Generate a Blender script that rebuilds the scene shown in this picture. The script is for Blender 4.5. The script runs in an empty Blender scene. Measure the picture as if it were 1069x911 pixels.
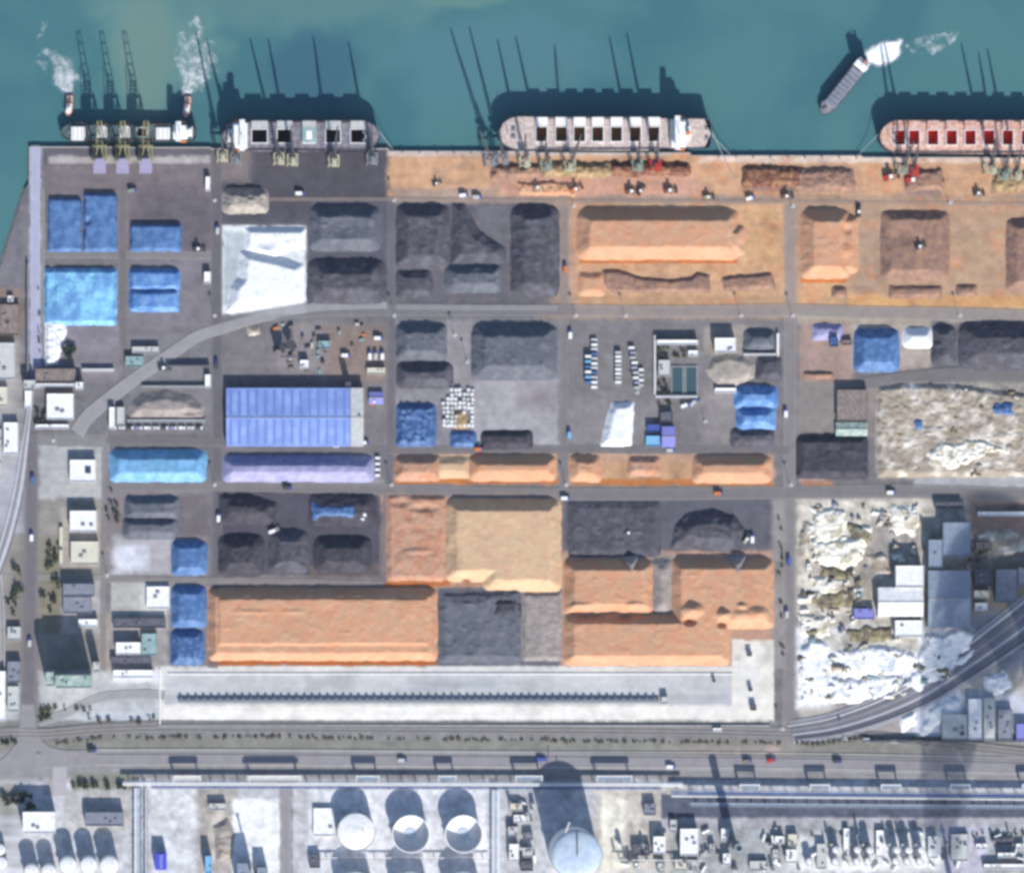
import bpy, bmesh, math, random
import numpy as np
from mathutils import Vector

# ---------------------------------------------------------------- camera, sky, sun, exposure
SC = bpy.context.scene
COL = SC.collection
W0, H0 = 1069.0, 911.0           # metres of ground covered, one metre per map unit
def X(px): return px - W0/2
def Y(py): return H0/2 - py

CAM_H = 5000.0
HAZE = 4.5e-6
CAM_OFF = -0.085*CAM_H           # the satellite passes a little to the west
cd = bpy.data.cameras.new('camera')
cam = bpy.data.objects.new('camera', cd); COL.objects.link(cam)
cam.location = (CAM_OFF, 0, CAM_H)
cd.sensor_width = 36.0; cd.sensor_fit = 'HORIZONTAL'
cd.lens = 36.0*CAM_H/W0
cd.shift_x = -CAM_OFF/W0
cd.clip_start = 100; cd.clip_end = 20000
SC.camera = cam

ELEV = math.radians(31.0)
AZ = math.radians(167.0)         # clockwise from north
SUNV = Vector((math.sin(AZ)*math.cos(ELEV), math.cos(AZ)*math.cos(ELEV), math.sin(ELEV)))
w = bpy.data.worlds.new('World'); SC.world = w; w.use_nodes = True
nt = w.node_tree; nt.nodes.clear()
sky = nt.nodes.new('ShaderNodeTexSky'); sky.sky_type = 'NISHITA'; sky.sun_disc = False
sky.sun_elevation = ELEV; sky.sun_rotation = AZ; sky.dust_density = 0.8; sky.ozone_density = 2.5
bg = nt.nodes.new('ShaderNodeBackground'); bg.inputs['Strength'].default_value = 0.105
ow = nt.nodes.new('ShaderNodeOutputWorld')
nt.links.new(sky.outputs[0], bg.inputs[0]); nt.links.new(bg.outputs[0], ow.inputs[0])
sl = bpy.data.lights.new('sun', 'SUN'); sl.energy = 4.3; sl.angle = math.radians(0.6); sl.color = (1.0, 0.95, 0.88)
so = bpy.data.objects.new('sun', sl); COL.objects.link(so)
so.rotation_euler = SUNV.to_track_quat('Z', 'Y').to_euler()
SC.view_settings.view_transform = 'Standard'; SC.view_settings.look = 'None'
SC.view_settings.gamma = 1.0; SC.view_settings.use_curve_mapping = False
SC.view_settings.exposure = 0.6
SC.render.filter_size = 2.0
try: SC.cycles.filter_width = 3.3; SC.cycles.pixel_filter_type = 'BLACKMAN_HARRIS'
except Exception: pass
try: SC.cycles.max_bounces = 4; SC.cycles.diffuse_bounces = 2; SC.cycles.transparent_max_bounces = 12; SC.cycles.volume_bounces = 0
except Exception: pass

# ---------------------------------------------------------------- colour and noise
K = 1.25
def lin1(c):
    c = c/255.0
    return c/12.92 if c <= 0.04045 else ((c+0.055)/1.055)**2.4
def lin(c): return tuple(min(0.9, lin1(v)/K) for v in c[:3])

def _table(seed):
    return np.random.RandomState(seed).rand(257, 257)
_T = {}
def vnoise(x, y, seed=0):
    if seed not in _T: _T[seed] = _table(seed)
    T = _T[seed]
    xi = np.floor(x).astype(int); yi = np.floor(y).astype(int)
    fx = x-xi; fy = y-yi
    fx = fx*fx*(3-2*fx); fy = fy*fy*(3-2*fy)
    a = xi & 255; b = yi & 255
    v = (T[b, a]*(1-fx)+T[b, a+1]*fx)*(1-fy)+(T[b+1, a]*(1-fx)+T[b+1, a+1]*fx)*fy
    return v*2-1
def fbm(x, y, seed=0, n=3):
    s = 0; a = 1.0; t = 0
    for i in range(n):
        s = s+a*vnoise(x*2**i+13.7*i, y*2**i+7.1*i, seed+i); t += a; a *= 0.5
    return s/t

MATS = {}
def mat(name, rgb, var=0.12, scale=0.05, rough=0.85, bump=0.0, bscale=None, c2=None, metal=0.0, spec=0.3, attr=False, stretch=(1, 1, 1), mixlo=0.42, mixhi=0.62, srgb=True):
    """two-octave mottled colour, optional second colour in patches, bump"""
    if name in MATS: return MATS[name]
    m = bpy.data.materials.new(name); m.use_nodes = True
    t = m.node_tree; N = t.nodes; L = t.links
    b = N['Principled BSDF']
    b.inputs['Roughness'].default_value = rough; b.inputs['Metallic'].default_value = metal
    b.inputs['Specular IOR Level'].default_value = spec
    tc = N.new('ShaderNodeTexCoord'); mp = N.new('ShaderNodeMapping'); mp.inputs['Scale'].default_value = stretch
    L.new(tc.outputs['Object'], mp.inputs[0])
    n1 = N.new('ShaderNodeTexNoise'); n1.inputs['Scale'].default_value = scale; n1.inputs['Detail'].default_value = 6; n1.inputs['Roughness'].default_value = 0.65
    L.new(mp.outputs[0], n1.inputs['Vector'])
    mr = N.new('ShaderNodeMapRange'); mr.inputs['From Min'].default_value = 0.3; mr.inputs['From Max'].default_value = 0.7
    mr.inputs['To Min'].default_value = 1-var; mr.inputs['To Max'].default_value = 1+var
    L.new(n1.outputs['Fac'], mr.inputs['Value'])
    if attr:
        src = N.new('ShaderNodeAttribute'); src.attribute_name = 'col'; out = src.outputs['Color']
    else:
        src = N.new('ShaderNodeRGB'); src.outputs[0].default_value = (*(lin(rgb) if srgb else rgb), 1); out = src.outputs[0]
    if c2 is not None:
        n2 = N.new('ShaderNodeTexNoise'); n2.inputs['Scale'].default_value = scale*2.1; n2.inputs['Detail'].default_value = 5
        L.new(mp.outputs[0], n2.inputs['Vector'])
        r2 = N.new('ShaderNodeMapRange'); r2.inputs['From Min'].default_value = mixlo; r2.inputs['From Max'].default_value = mixhi
        L.new(n2.outputs['Fac'], r2.inputs['Value'])
        mx = N.new('ShaderNodeMix'); mx.data_type = 'RGBA'
        L.new(r2.outputs[0], mx.inputs['Factor']); L.new(out, mx.inputs['A']); mx.inputs['B'].default_value = (*lin(c2), 1)
        out = mx.outputs['Result']
    vm = N.new('ShaderNodeVectorMath'); vm.operation = 'SCALE'
    L.new(out, vm.inputs[0]); L.new(mr.outputs[0], vm.inputs['Scale'])
    L.new(vm.outputs[0], b.inputs['Base Color'])
    if bump:
        n3 = N.new('ShaderNodeTexNoise'); n3.inputs['Scale'].default_value = bscale or 0.35; n3.inputs['Detail'].default_value = 4
        L.new(mp.outputs[0], n3.inputs['Vector'])
        bp = N.new('ShaderNodeBump'); bp.inputs['Strength'].default_value = 1.0; bp.inputs['Distance'].default_value = bump
        L.new(n3.outputs['Fac'], bp.inputs['Height']); L.new(bp.outputs[0], b.inputs['Normal'])
    MATS[name] = m
    return m

M = {}
def dm(k, *a, **kw): M[k] = mat(k, *a, **kw)
dm('coal', (80, 79, 88), var=.14, scale=.06, bump=.2, c2=(94, 93, 104))
dm('coal_blue', (96, 101, 112), var=.1, scale=.06, bump=.2, c2=(108, 112, 121))
dm('coal_black', (66, 64, 74), var=.16, scale=.07, bump=.2, c2=(76, 74, 84))
dm('ore', (208, 164, 132), var=.10, scale=.035, bump=.2, c2=(208, 152, 118), stretch=(1, 1.6, 1))
dm('ore_tan', (214, 184, 148), var=.08, scale=.05, bump=.2, c2=(208, 170, 138))
dm('ore_rust', (198, 158, 134), var=.12, scale=.06, bump=.3, c2=(186, 134, 106))
dm('ore_brown', (146, 116, 104), var=.16, scale=.07, bump=.5, c2=(166, 130, 108))
dm('ore_wine_shade', (120, 76, 66), var=.2, scale=.08, bump=.6, c2=(150, 112, 84))  # wine tone mixes ore with crane and hopper shadows
dm('ore_olive', (150, 130, 96), var=.2, scale=.1, bump=.7, c2=(180, 150, 116))  # olive ore; on the quay ridges the tone includes crane shadow
dm('salt', (246, 248, 250), var=.05, scale=.08, bump=.2, c2=(216, 222, 228), mixlo=.55, mixhi=.7)
dm('sand_grey', (150, 142, 140), var=.12, scale=.07, bump=.5, c2=(166, 156, 150))
dm('sand_beige', (160, 152, 146), var=.12, scale=.08, bump=.6, c2=(176, 168, 158))
dm('tarp_blue', (74, 112, 164), var=.14, scale=.07, bump=.3, rough=.6, c2=(96, 132, 182), bscale=.22)
dm('tarp_dark_blue', (62, 96, 148), var=.2, scale=.1, bump=.3, rough=.6, c2=(92, 124, 172), bscale=.22)
dm('tarp_sky', (108, 160, 214), var=.16, scale=.05, bump=.3, rough=.6, c2=(142, 206, 238), bscale=.2)
dm('tarp_mid', (84, 132, 196), var=.14, scale=.06, bump=.3, rough=.6, c2=(120, 160, 210), bscale=.2)
dm('tarp_lilac', (150, 150, 190), var=.1, scale=.07, bump=.3, rough=.6, c2=(166, 164, 196), bscale=.2)
dm('tarp_cyan', (110, 168, 206), var=.12, scale=.07, bump=.3, rough=.6, c2=(130, 180, 226), bscale=.2)
dm('rubble', (172, 160, 144), var=.24, scale=.035, bump=.6, c2=(216, 209, 198), mixlo=.48, mixhi=.66, bscale=.3)
dm('rubble_white', (250, 246, 234), var=.12, scale=.06, bump=.5, c2=(190, 182, 160), mixlo=.52, mixhi=.62, bscale=.3)
dm('rubble_snow', (255, 255, 255), var=.05, scale=.05, bump=.35, c2=(206, 214, 224), mixlo=.54, mixhi=.66, bscale=.25)
dm('spoil', (118, 108, 96), var=.25, scale=.12, bump=.8, c2=(150, 142, 110))
dm('white', (254, 254, 254), var=.05, scale=.2, rough=.6)
dm('white_roof', (255, 255, 255), var=.05, scale=.12, rough=.6, c2=(232, 236, 240))
dm('pale_roof', (206, 208, 206), var=.08, scale=.12, rough=.7, c2=(190, 194, 196))
dm('cream', (220, 216, 200), var=.08, scale=.15, rough=.8)
dm('blue_roof', (134, 160, 224), var=.08, scale=.04, rough=.6, c2=(150, 176, 234))
dm('grey_roof', (132, 138, 154), var=.08, scale=.1, rough=.7, c2=(142, 146, 158))
dm('slate_roof', (136, 150, 170), var=.06, scale=.1, rough=.7, c2=(146, 158, 176))
dm('dark_roof', (92, 94, 108), var=.12, scale=.12, rough=.8, c2=(108, 108, 118))
dm('violet_roof', (140, 142, 214), var=.06, scale=.1, rough=.6)
dm('brown_roof', (130, 118, 116), var=.15, scale=.15, rough=.8, c2=(150, 140, 134))
dm('teal_roof', (140, 172, 176), var=.08, scale=.1, rough=.7, c2=(160, 184, 186))
dm('green_roof', (150, 178, 172), var=.08, scale=.1, rough=.7, c2=(196, 206, 196))
dm('wall', (200, 198, 192), var=.08, scale=.2, rough=.9)
dm('wall_blue', (70, 96, 170), var=.08, scale=.2, rough=.7)
dm('wall_grey', (130, 132, 138), var=.08, scale=.2, rough=.9)
dm('concrete', (190, 190, 188), var=.1, scale=.15, rough=.9, c2=(170, 170, 172))
dm('steel', (150, 154, 160), var=.1, scale=.3, rough=.5, metal=.3)
dm('dark_steel', (74, 76, 84), var=.15, scale=.3, rough=.6)
dm('rail_steel', (120, 110, 104), var=.15, scale=.3, rough=.6)
dm('glass', (60, 80, 100), var=.1, scale=.3, rough=.15, spec=.6)
dm('yellow_paint', (188, 184, 160), var=.1, scale=.3, rough=.6)
dm('olive_paint', (156, 152, 112), var=.12, scale=.3, rough=.6)
dm('red_paint', (190, 60, 56), var=.1, scale=.3, rough=.6)
dm('orange_paint', (220, 130, 70), var=.1, scale=.3, rough=.6)
dm('blue_paint', (70, 100, 190), var=.1, scale=.3, rough=.6)
dm('vivid_blue', (76, 90, 214), var=.06, scale=.3, rough=.6)
dm('cyan_paint', (130, 190, 230), var=.06, scale=.3, rough=.6)
dm('green_paint', (142, 156, 144), var=.1, scale=.3, rough=.6)
dm('lilac_paint', (170, 164, 196), var=.06, scale=.3, rough=.6)
dm('rubber', (40, 40, 42), var=.1, scale=.5, rough=.9)
dm('hull_dark', (70, 66, 80), var=.2, scale=.1, rough=.6)
dm('hull_red', (130, 62, 54), var=.2, scale=.1, rough=.6)
dm('deck_grey', (196, 178, 170), var=.14, scale=.12, rough=.7, c2=(224, 208, 202))
dm('deck_pink', (216, 160, 140), var=.16, scale=.12, rough=.7, c2=(232, 204, 192))
dm('deck_green', (70, 92, 98), var=.2, scale=.2, rough=.7, c2=(100, 116, 116))
dm('deck_coal', (122, 118, 130), var=.18, scale=.1, rough=.7, c2=(150, 146, 156))
dm('hold_brown', (140, 104, 70), var=.2, scale=.2)
dm('hold_red', (236, 66, 44), var=.2, scale=.2)
dm('hold_black', (50, 48, 58), var=.2, scale=.2)
dm('bark', (96, 80, 64), var=.2, scale=2)
dm('pale_blue', (206, 222, 236), var=.06, scale=.06, rough=.5, c2=(186, 204, 228))
dm('skylight', (118, 142, 212), var=.05, scale=.1, rough=.4)
dm('dark_conveyor', (138, 144, 154), var=.08, scale=.3)
dm('leaf', (82, 90, 72), var=.25, scale=.5, rough=.8, c2=(100, 104, 80))
dm('leaf_dark', (58, 70, 60), var=.25, scale=.5, rough=.8, c2=(70, 84, 66))
dm('leaf_brown', (108, 102, 90), var=.25, scale=.5, rough=.8, c2=(98, 98, 80))
dm('pond', (70, 96, 106), var=.05, scale=.2, rough=.2)
dm('ground', (0, 0, 0), attr=True, var=.09, scale=.09, bump=.12, bscale=.6)
dm('paint_white', (232, 232, 228), var=.1, scale=.5)

# ---------------------------------------------------------------- mesh helpers
class MB:
    def __init__(s): s.v = []; s.f = []
    def quad(s, *p):
        n = len(s.v); s.v += [tuple(q) for q in p]; s.f.append(tuple(range(n, n+len(p)))); return s
    def box(s, cx, cy, z0, z1, sx, sy, rot=0.0, tx=1.0, ty=1.0):
        n = len(s.v); c, d = math.cos(rot), math.sin(rot)
        for z, kx, ky in ((z0, 1, 1), (z1, tx, ty)):
            for a, b in ((-1, -1), (1, -1), (1, 1), (-1, 1)):
                x = a*sx/2*kx; y = b*sy/2*ky
                s.v.append((cx+x*c-y*d, cy+x*d+y*c, z))
        s.f += [(n+3, n+2, n+1, n), (n+4, n+5, n+6, n+7)]+[(n+i, n+(i+1) % 4, n+4+(i+1) % 4, n+4+i) for i in range(4)]
        return s
    def prism(s, poly, z0, z1, top=None):
        n = len(s.v); k = len(poly); top = top or poly
        s.v += [(x, y, z0) for x, y in poly]+[(x, y, z1) for x, y in top]
        s.f += [tuple(range(n+k-1, n-1, -1)), tuple(range(n+k, n+2*k))]+[(n+i, n+(i+1) % k, n+k+(i+1) % k, n+k+i) for i in range(k)]
        return s
    def cyl(s, cx, cy, z0, z1, r0, r1=None, n=20, cap=True):
        r1 = r0 if r1 is None else r1; b = len(s.v)
        for z, r in ((z0, r0), (z1, r1)):
            for i in range(n):
                a = 2*math.pi*i/n; s.v.append((cx+r*math.cos(a), cy+r*math.sin(a), z))
        s.f += [(b+i, b+(i+1) % n, b+n+(i+1) % n, b+n+i) for i in range(n)]
        if cap: s.f += [tuple(range(b+n-1, b-1, -1)), tuple(range(b+n, b+2*n))]
        return s
    def ring(s, cx, cy, z0, z1, ri, ro, n=40):
        b = len(s.v)
        for z, r in ((z0, ro), (z1, ro), (z1, ri), (z0, ri)):
            for i in range(n):
                a = 2*math.pi*i/n; s.v.append((cx+r*math.cos(a), cy+r*math.sin(a), z))
        for k in range(4):
            for i in range(n):
                j = (i+1) % n; k2 = (k+1) % 4
                s.f.append((b+k*n+i, b+k*n+j, b+k2*n+j, b+k2*n+i))
        return s
    def dome(s, cx, cy, z, r, h, n=32, m=6):
        b = len(s.v)
        for j in range(m):
            t = j/m*math.pi/2
            for i in range(n):
                a = 2*math.pi*i/n; s.v.append((cx+r*math.cos(t)*math.cos(a), cy+r*math.cos(t)*math.sin(a), z+h*math.sin(t)))
        s.v.append((cx, cy, z+h)); top = b+n*m
        for j in range(m-1):
            for i in range(n):
                k = (i+1) % n; s.f.append((b+j*n+i, b+j*n+k, b+(j+1)*n+k, b+(j+1)*n+i))
        for i in range(n): s.f.append((b+(m-1)*n+i, b+(m-1)*n+(i+1) % n, top))
        return s
    def tube(s, p0, p1, r0, r1=None, n=8):
        p0 = Vector(p0); p1 = Vector(p1); r1 = r0 if r1 is None else r1
        d = (p1-p0).normalized(); u = d.orthogonal().normalized(); v = d.cross(u); b = len(s.v)
        for p, r in ((p0, r0), (p1, r1)):
            for i in range(n):
                a = 2*math.pi*i/n; s.v.append(tuple(p+u*r*math.cos(a)+v*r*math.sin(a)))
        s.f += [(b+i, b+(i+1) % n, b+n+(i+1) % n, b+n+i) for i in range(n)]
        s.f += [tuple(range(b+n-1, b-1, -1)), tuple(range(b+n, b+2*n))]
        return s
    def build(s, name, m, parent=None, smooth=False, loc=None):
        me = bpy.data.meshes.new(name); me.from_pydata(s.v, [], s.f)
        me.materials.append(M[m] if isinstance(m, str) else m)
        if smooth: me.shade_smooth()
        me.update()
        o = bpy.data.objects.new(name, me); COL.objects.link(o)
        if parent: o.parent = parent
        if loc: o.location = loc
        return o

USED = {}
def tag(o, label=None, cat=None, group=None, kind=None):
    if label:
        if kind is None and not group:
            USED[label] = USED.get(label, 0)+1
            if USED[label] > 1: print('DUPLICATE LABEL', label)
        o['label'] = label
    if cat: o['category'] = cat
    if group: o['group'] = group
    if kind: o['kind'] = kind
    return o
def thing(name, label, cat, px, py, rot=0.0, group=None, z=0.0):
    o = bpy.data.objects.new(name, None); COL.objects.link(o)
    o.location = (X(px), Y(py), z); o.rotation_euler = (0, 0, rot); o.empty_display_size = 1
    return tag(o, label, cat, group)
def copy_tree(o, px, py, rot, label, group=None, scale=None):
    r = o.copy(); COL.objects.link(r); r.location = (X(px), Y(py), o.location.z); r.rotation_euler = (0, 0, rot)
    if scale: r.scale = (scale,)*3
    r['label'] = label
    if group: r['group'] = group
    for ch in list(o.children):
        c = ch.copy(); COL.objects.link(c); c.parent = r
        for g in list(ch.children):
            d = g.copy(); COL.objects.link(d); d.parent = c
    return r
ORD = ['first', 'second', 'third', 'fourth', 'fifth', 'sixth', 'seventh', 'eighth', 'ninth', 'tenth', 'eleventh', 'twelfth', 'thirteenth', 'fourteenth', 'fifteenth', 'sixteenth', 'seventeenth', 'eighteenth', 'nineteenth', 'twentieth',
       'twenty-first', 'twenty-second', 'twenty-third', 'twenty-fourth', 'twenty-fifth', 'twenty-sixth', 'twenty-seventh', 'twenty-eighth', 'twenty-ninth', 'thirtieth']

def gridmesh(name, xs, ys, zs, cols, m, mask=None):
    """xs, ys, zs: 2-D arrays; one quad sheet with a colour attribute"""
    R, Cn = xs.shape
    co = np.stack([xs, ys, zs], -1).reshape(-1, 3).astype(np.float32)
    idx = np.arange(R*Cn).reshape(R, Cn)
    q = np.stack([idx[:-1, :-1], idx[1:, :-1], idx[1:, 1:], idx[:-1, 1:]], -1).reshape(-1, 4)
    if mask is not None: q = q[mask.reshape(-1)]
    # make faces look up
    if len(q):
        k = q[len(q)//2]; a = co[k[1]]-co[k[0]]; b = co[k[2]]-co[k[0]]
        if a[0]*b[1]-a[1]*b[0] < 0: q = q[:, ::-1]
    keep = np.unique(q); remap = -np.ones(R*Cn, int); remap[keep] = np.arange(len(keep))
    q = remap[q]; co = co[keep]
    me = bpy.data.meshes.new(name); me.vertices.add(len(co)); me.vertices.foreach_set('co', co.ravel())
    me.loops.add(q.size); me.loops.foreach_set('vertex_index', q.ravel().astype(np.int32))
    me.polygons.add(len(q)); me.polygons.foreach_set('loop_start', np.arange(0, q.size, 4, dtype=np.int32)); me.polygons.foreach_set('loop_total', np.full(len(q), 4, np.int32))
    me.update(calc_edges=True)
    if cols is not None:
        at = me.color_attributes.new('col', 'FLOAT_COLOR', 'POINT')
        c = np.concatenate([cols.reshape(-1, 3)[keep], np.ones((len(keep), 1))], 1).astype(np.float32)
        at.data.foreach_set('color', c.ravel())
    me.materials.append(M[m]); me.shade_smooth()
    o = bpy.data.objects.new(name, me); COL.objects.link(o)
    return o
def linarr(c):
    c = np.asarray(c, float)/255
    return np.minimum(.9, np.where(c <= .04045, c/12.92, ((c+.055)/1.055)**2.4)/K)
# ---------------------------------------------------------------- ground colours (dust, concrete, coal and ore stains, plus a few bands of painted shade)
# (x0, y0, x1, y1, colour, soft edge)
ZONES = [
 (-300, 150, 36, 460, (128, 124, 128), 3),
 (0, 195, 31, 300, (120, 118, 124), 3), (-50, 300, 22, 355, (140, 126, 116), 2), (-60, 355, 22, 460, (168, 166, 166), 3),
 (31, 150, 43, 405, (172, 172, 196), 1.5), (44, 152, 222, 172, (100, 98, 106), 2), (50, 163, 220, 171, (178, 172, 172), 1.5),
 (44, 172, 225, 262, (124, 116, 120), 4), (140, 196, 222, 265, (106, 100, 108), 12), (133, 262, 222, 345, (128, 124, 130), 4),
 (45, 335, 125, 398, (136, 130, 138), 5), (133, 350, 222, 450, (128, 126, 130), 5), (80, 405, 135, 455, (120, 118, 122), 4),
 (225, 152, 420, 235, (84, 82, 92), 8), (222, 155, 262, 190, (126, 118, 118), 6),
 (232, 236, 320, 328, (226, 230, 232), 1.5), (234, 242, 256, 318, (186, 194, 200), 3),
 (322, 208, 405, 322, (92, 92, 104), 3), (412, 206, 586, 322, (102, 100, 108), 4), (498, 214, 535, 272, (112, 110, 118), 5),
 (404, 157, 1400, 206, (208, 164, 128), 5), (404, 157, 700, 163, (210, 190, 180), 1.5), (730, 160, 1400, 170, (228, 204, 186), 1.5),
 (512, 182, 730, 206, (208, 160, 136), 4), (410, 196, 520, 208, (176, 150, 134), 3),
 (775, 176, 892, 200, (150, 130, 128), 3), (945, 178, 982, 204, (158, 132, 126), 3), (1035, 185, 1080, 200, (150, 130, 128), 3),
 (408, 205, 1400, 212, (160, 142, 130), 2),
 (575, 205, 604, 325, (160, 138, 124), 6), (806, 205, 842, 330, (176, 148, 126), 6), (560, 318, 1100, 334, (166, 144, 128), 5), (596, 212, 820, 320, (208, 166, 128), 4), (596, 212, 603, 320, (190, 150, 124), 3), (775, 215, 815, 280, (212, 168, 124), 8), (604, 307, 820, 321, (190, 152, 118), 3),
 (604, 271, 770, 275, (206, 118, 56), 1),
 (832, 206, 1400, 322, (188, 154, 126), 6), (893, 216, 925, 320, (178, 150, 126), 5), (994, 222, 1052, 300, (182, 152, 124), 8), (886, 308, 1400, 322, (212, 164, 112), 3),
 (834, 293, 880, 318, (206, 164, 122), 4), (836, 291, 884, 295, (214, 118, 50), 1),
 (232, 336, 404, 402, (122, 118, 120), 4), (285, 335, 342, 388, (142, 136, 138), 7), (340, 340, 402, 400, (142, 126, 118), 8), (383, 418, 402, 466, (142, 128, 118), 4),
 (232, 400, 404, 470, (126, 122, 124), 4), (232, 500, 404, 508, (140, 138, 138), 2),
 (412, 334, 586, 470, (132, 130, 136), 5), (466, 334, 494, 402, (152, 148, 150), 3), (494, 396, 583, 466, (168, 166, 170), 3), (540, 400, 580, 428, (150, 144, 148), 8), (412, 396, 470, 424, (140, 138, 142), 4),
 (594, 334, 820, 470, (126, 122, 124), 4), (592, 412, 700, 466, (138, 134, 136), 6), (736, 340, 790, 370, (156, 148, 140), 3), (730, 400, 770, 464, (142, 136, 136), 8),
 (412, 472, 582, 505, (192, 156, 132), 3), (594, 472, 808, 506, (190, 154, 130), 3), (450, 476, 492, 500, (204, 170, 132), 4), (620, 482, 726, 500, (196, 156, 120), 4),
 (412, 499, 582, 505, (196, 120, 62), 1.5), (597, 500, 806, 507, (196, 120, 62), 1.5), (590, 506, 812, 512, (140, 128, 118), 2),
 (832, 322, 1400, 338, (178, 166, 148), 4), (834, 336, 890, 400, (170, 146, 134), 5), (888, 336, 975, 386, (182, 168, 156), 5), (972, 336, 1100, 386, (120, 118, 124), 3),
 (832, 398, 914, 456, (142, 134, 130), 4), (832, 453, 905, 500, (92, 88, 96), 3), (834, 497, 860, 502, (196, 170, 160), 2), (914, 398, 1100, 500, (158, 152, 144), 3),
 (836, 502, 870, 508, (176, 130, 100), 2), (920, 505, 970, 511, (116, 108, 106), 2), (955, 497, 1100, 510, (176, 176, 178), 3),
 (40, 454, 112, 522, (178, 178, 178), 3), (40, 522, 112, 700, (148, 144, 138), 4), (64, 530, 105, 592, (172, 164, 156), 2), (42, 560, 64, 660, (136, 130, 112), 6),
 (64, 600, 108, 660, (170, 168, 168), 3), (103, 640, 116, 720, (168, 156, 146), 3),
 (114, 500, 218, 604, (136, 130, 132), 4), (116, 560, 180, 600, (178, 176, 180), 6), (120, 570, 155, 596, (212, 214, 224), 5), (185, 515, 218, 558, (116, 110, 114), 4),
 (116, 606, 178, 658, (184, 182, 178), 2), (146, 610, 178, 640, (200, 200, 200), 2), (116, 656, 176, 700, (160, 156, 154), 3), (176, 604, 218, 695, (134, 132, 140), 3),
 (226, 512, 402, 606, (84, 82, 94), 4), (226, 600, 402, 612, (132, 126, 124), 2), (322, 590, 400, 602, (104, 94, 92), 3),
 (398, 514, 590, 618, (186, 148, 124), 3), (216, 612, 460, 694, (176, 142, 120), 3), (400, 605, 470, 612, (186, 110, 56), 1.5), (486, 605, 540, 609, (190, 120, 70), 1),
 (216, 689, 457, 694, (178, 98, 38), 1), (588, 694.5, 763, 699, (186, 96, 34), 1), (760, 654, 806, 658, (190, 104, 44), 1), (530, 614, 586, 618, (196, 140, 96), 1),
 (590, 641, 640, 648, (190, 70, 34), 2),  # dark red stands in for shade in the gully between ore blocks
 (456, 614, 588, 694, (98, 98, 108), 3), (543, 618, 586, 690, (134, 136, 146), 2),
 (586, 510, 810, 580, (98, 98, 108), 4), (586, 575, 812, 697, (190, 152, 130), 3), (680, 578, 704, 640, (150, 138, 130), 4), (806, 520, 820, 700, (150, 146, 144), 3),
 (162, 695, 808, 758, (222, 220, 216), 1.5), (172, 704, 764, 724, (200, 202, 204), 2), (430, 706, 520, 722, (172, 176, 180), 10), (320, 704, 370, 722, (180, 184, 184), 6),
 (172, 724, 764, 735, (186, 188, 192), 1.5), (170, 737, 806, 756, (240, 236, 228), 1.5), (764, 668, 808, 757, (234, 230, 220), 1.5), (770, 676, 795, 740, (230, 228, 222), 2),  # first band puts the conveyor's shadow into the ground colour
 (40, 700, 165, 760, (184, 186, 188), 5), (54, 740, 165, 758, (196, 202, 208), 6), (118, 698, 168, 712, (226, 228, 234), 3), (38, 735, 56, 760, (140, 140, 130), 3),
 (-300, 455, 27, 1100, (150, 148, 150), 4), (-60, 460, 24, 560, (176, 176, 184), 6), (0, 560, 27, 700, (146, 140, 132), 8), (0, 700, 24, 760, (186, 190, 196), 5),
 (-300, 752, 1400, 772, (138, 138, 136), 2), (-300, 772, 1400, 786, (140, 139, 132), 2), (-300, 786, 1400, 815, (150, 148, 150), 3),
 (-60, 760, 40, 775, (150, 150, 140), 3), (690, 776, 830, 790, (152, 146, 138), 4), (800, 776, 815, 795, (176, 158, 150), 3),
 (832, 520, 1400, 760, (184, 178, 168), 4), (832, 520, 965, 640, (206, 199, 186), 6), (890, 560, 915, 630, (168, 160, 146), 10), (905, 545, 960, 600, (172, 166, 158), 10), (1012, 520, 1100, 560, (152, 130, 120), 4),
 (832, 655, 1000, 738, (240, 242, 246), 6), (850, 660, 960, 680, (200, 196, 186), 5), (1010, 560, 1100, 640, (150, 140, 128), 8),
 (1000, 640, 1100, 700, (134, 138, 150), 12), (870, 728, 1069, 768, (166, 158, 156), 6), (950, 722, 1100, 772, (204, 208, 220), 8),
 (-300, 814, 1400, 1300, (198, 200, 206), 3), (45, 812, 60, 830, (186, 182, 184), 2), (76, 806, 140, 824, (140, 140, 128), 3), (66, 826, 138, 866, (192, 190, 190), 3), (0, 815, 22, 850, (150, 148, 140), 5),
 (158, 822, 206, 911, (216, 219, 222), 2), (206, 822, 246, 911, (178, 172, 166), 6), (218, 850, 242, 900, (206, 198, 188), 8), (242, 834, 292, 911, (246, 248, 250), 2),
 (292, 814, 306, 1000, (150, 148, 152), 2), (306, 824, 320, 1000, (196, 196, 200), 2), (322, 822, 522, 1000, (222, 224, 230), 3), (326, 842, 350, 874, (240, 238, 234), 2),
 (508, 822, 528, 911, (206, 210, 222), 3), (526, 830, 560, 911, (190, 192, 196), 6), (620, 822, 720, 911, (196, 190, 182), 6), (628, 830, 652, 911, (226, 222, 208), 3),
 (690, 852, 1400, 866, (178, 176, 182), 3), (700, 860, 1400, 915, (170, 174, 176), 6), (820, 872, 985, 911, (226, 228, 228), 8), (985, 860, 1030, 911, (190, 188, 204), 6),
 (690, 829, 1400, 853, (92, 98, 116), 1.6),
]
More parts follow.
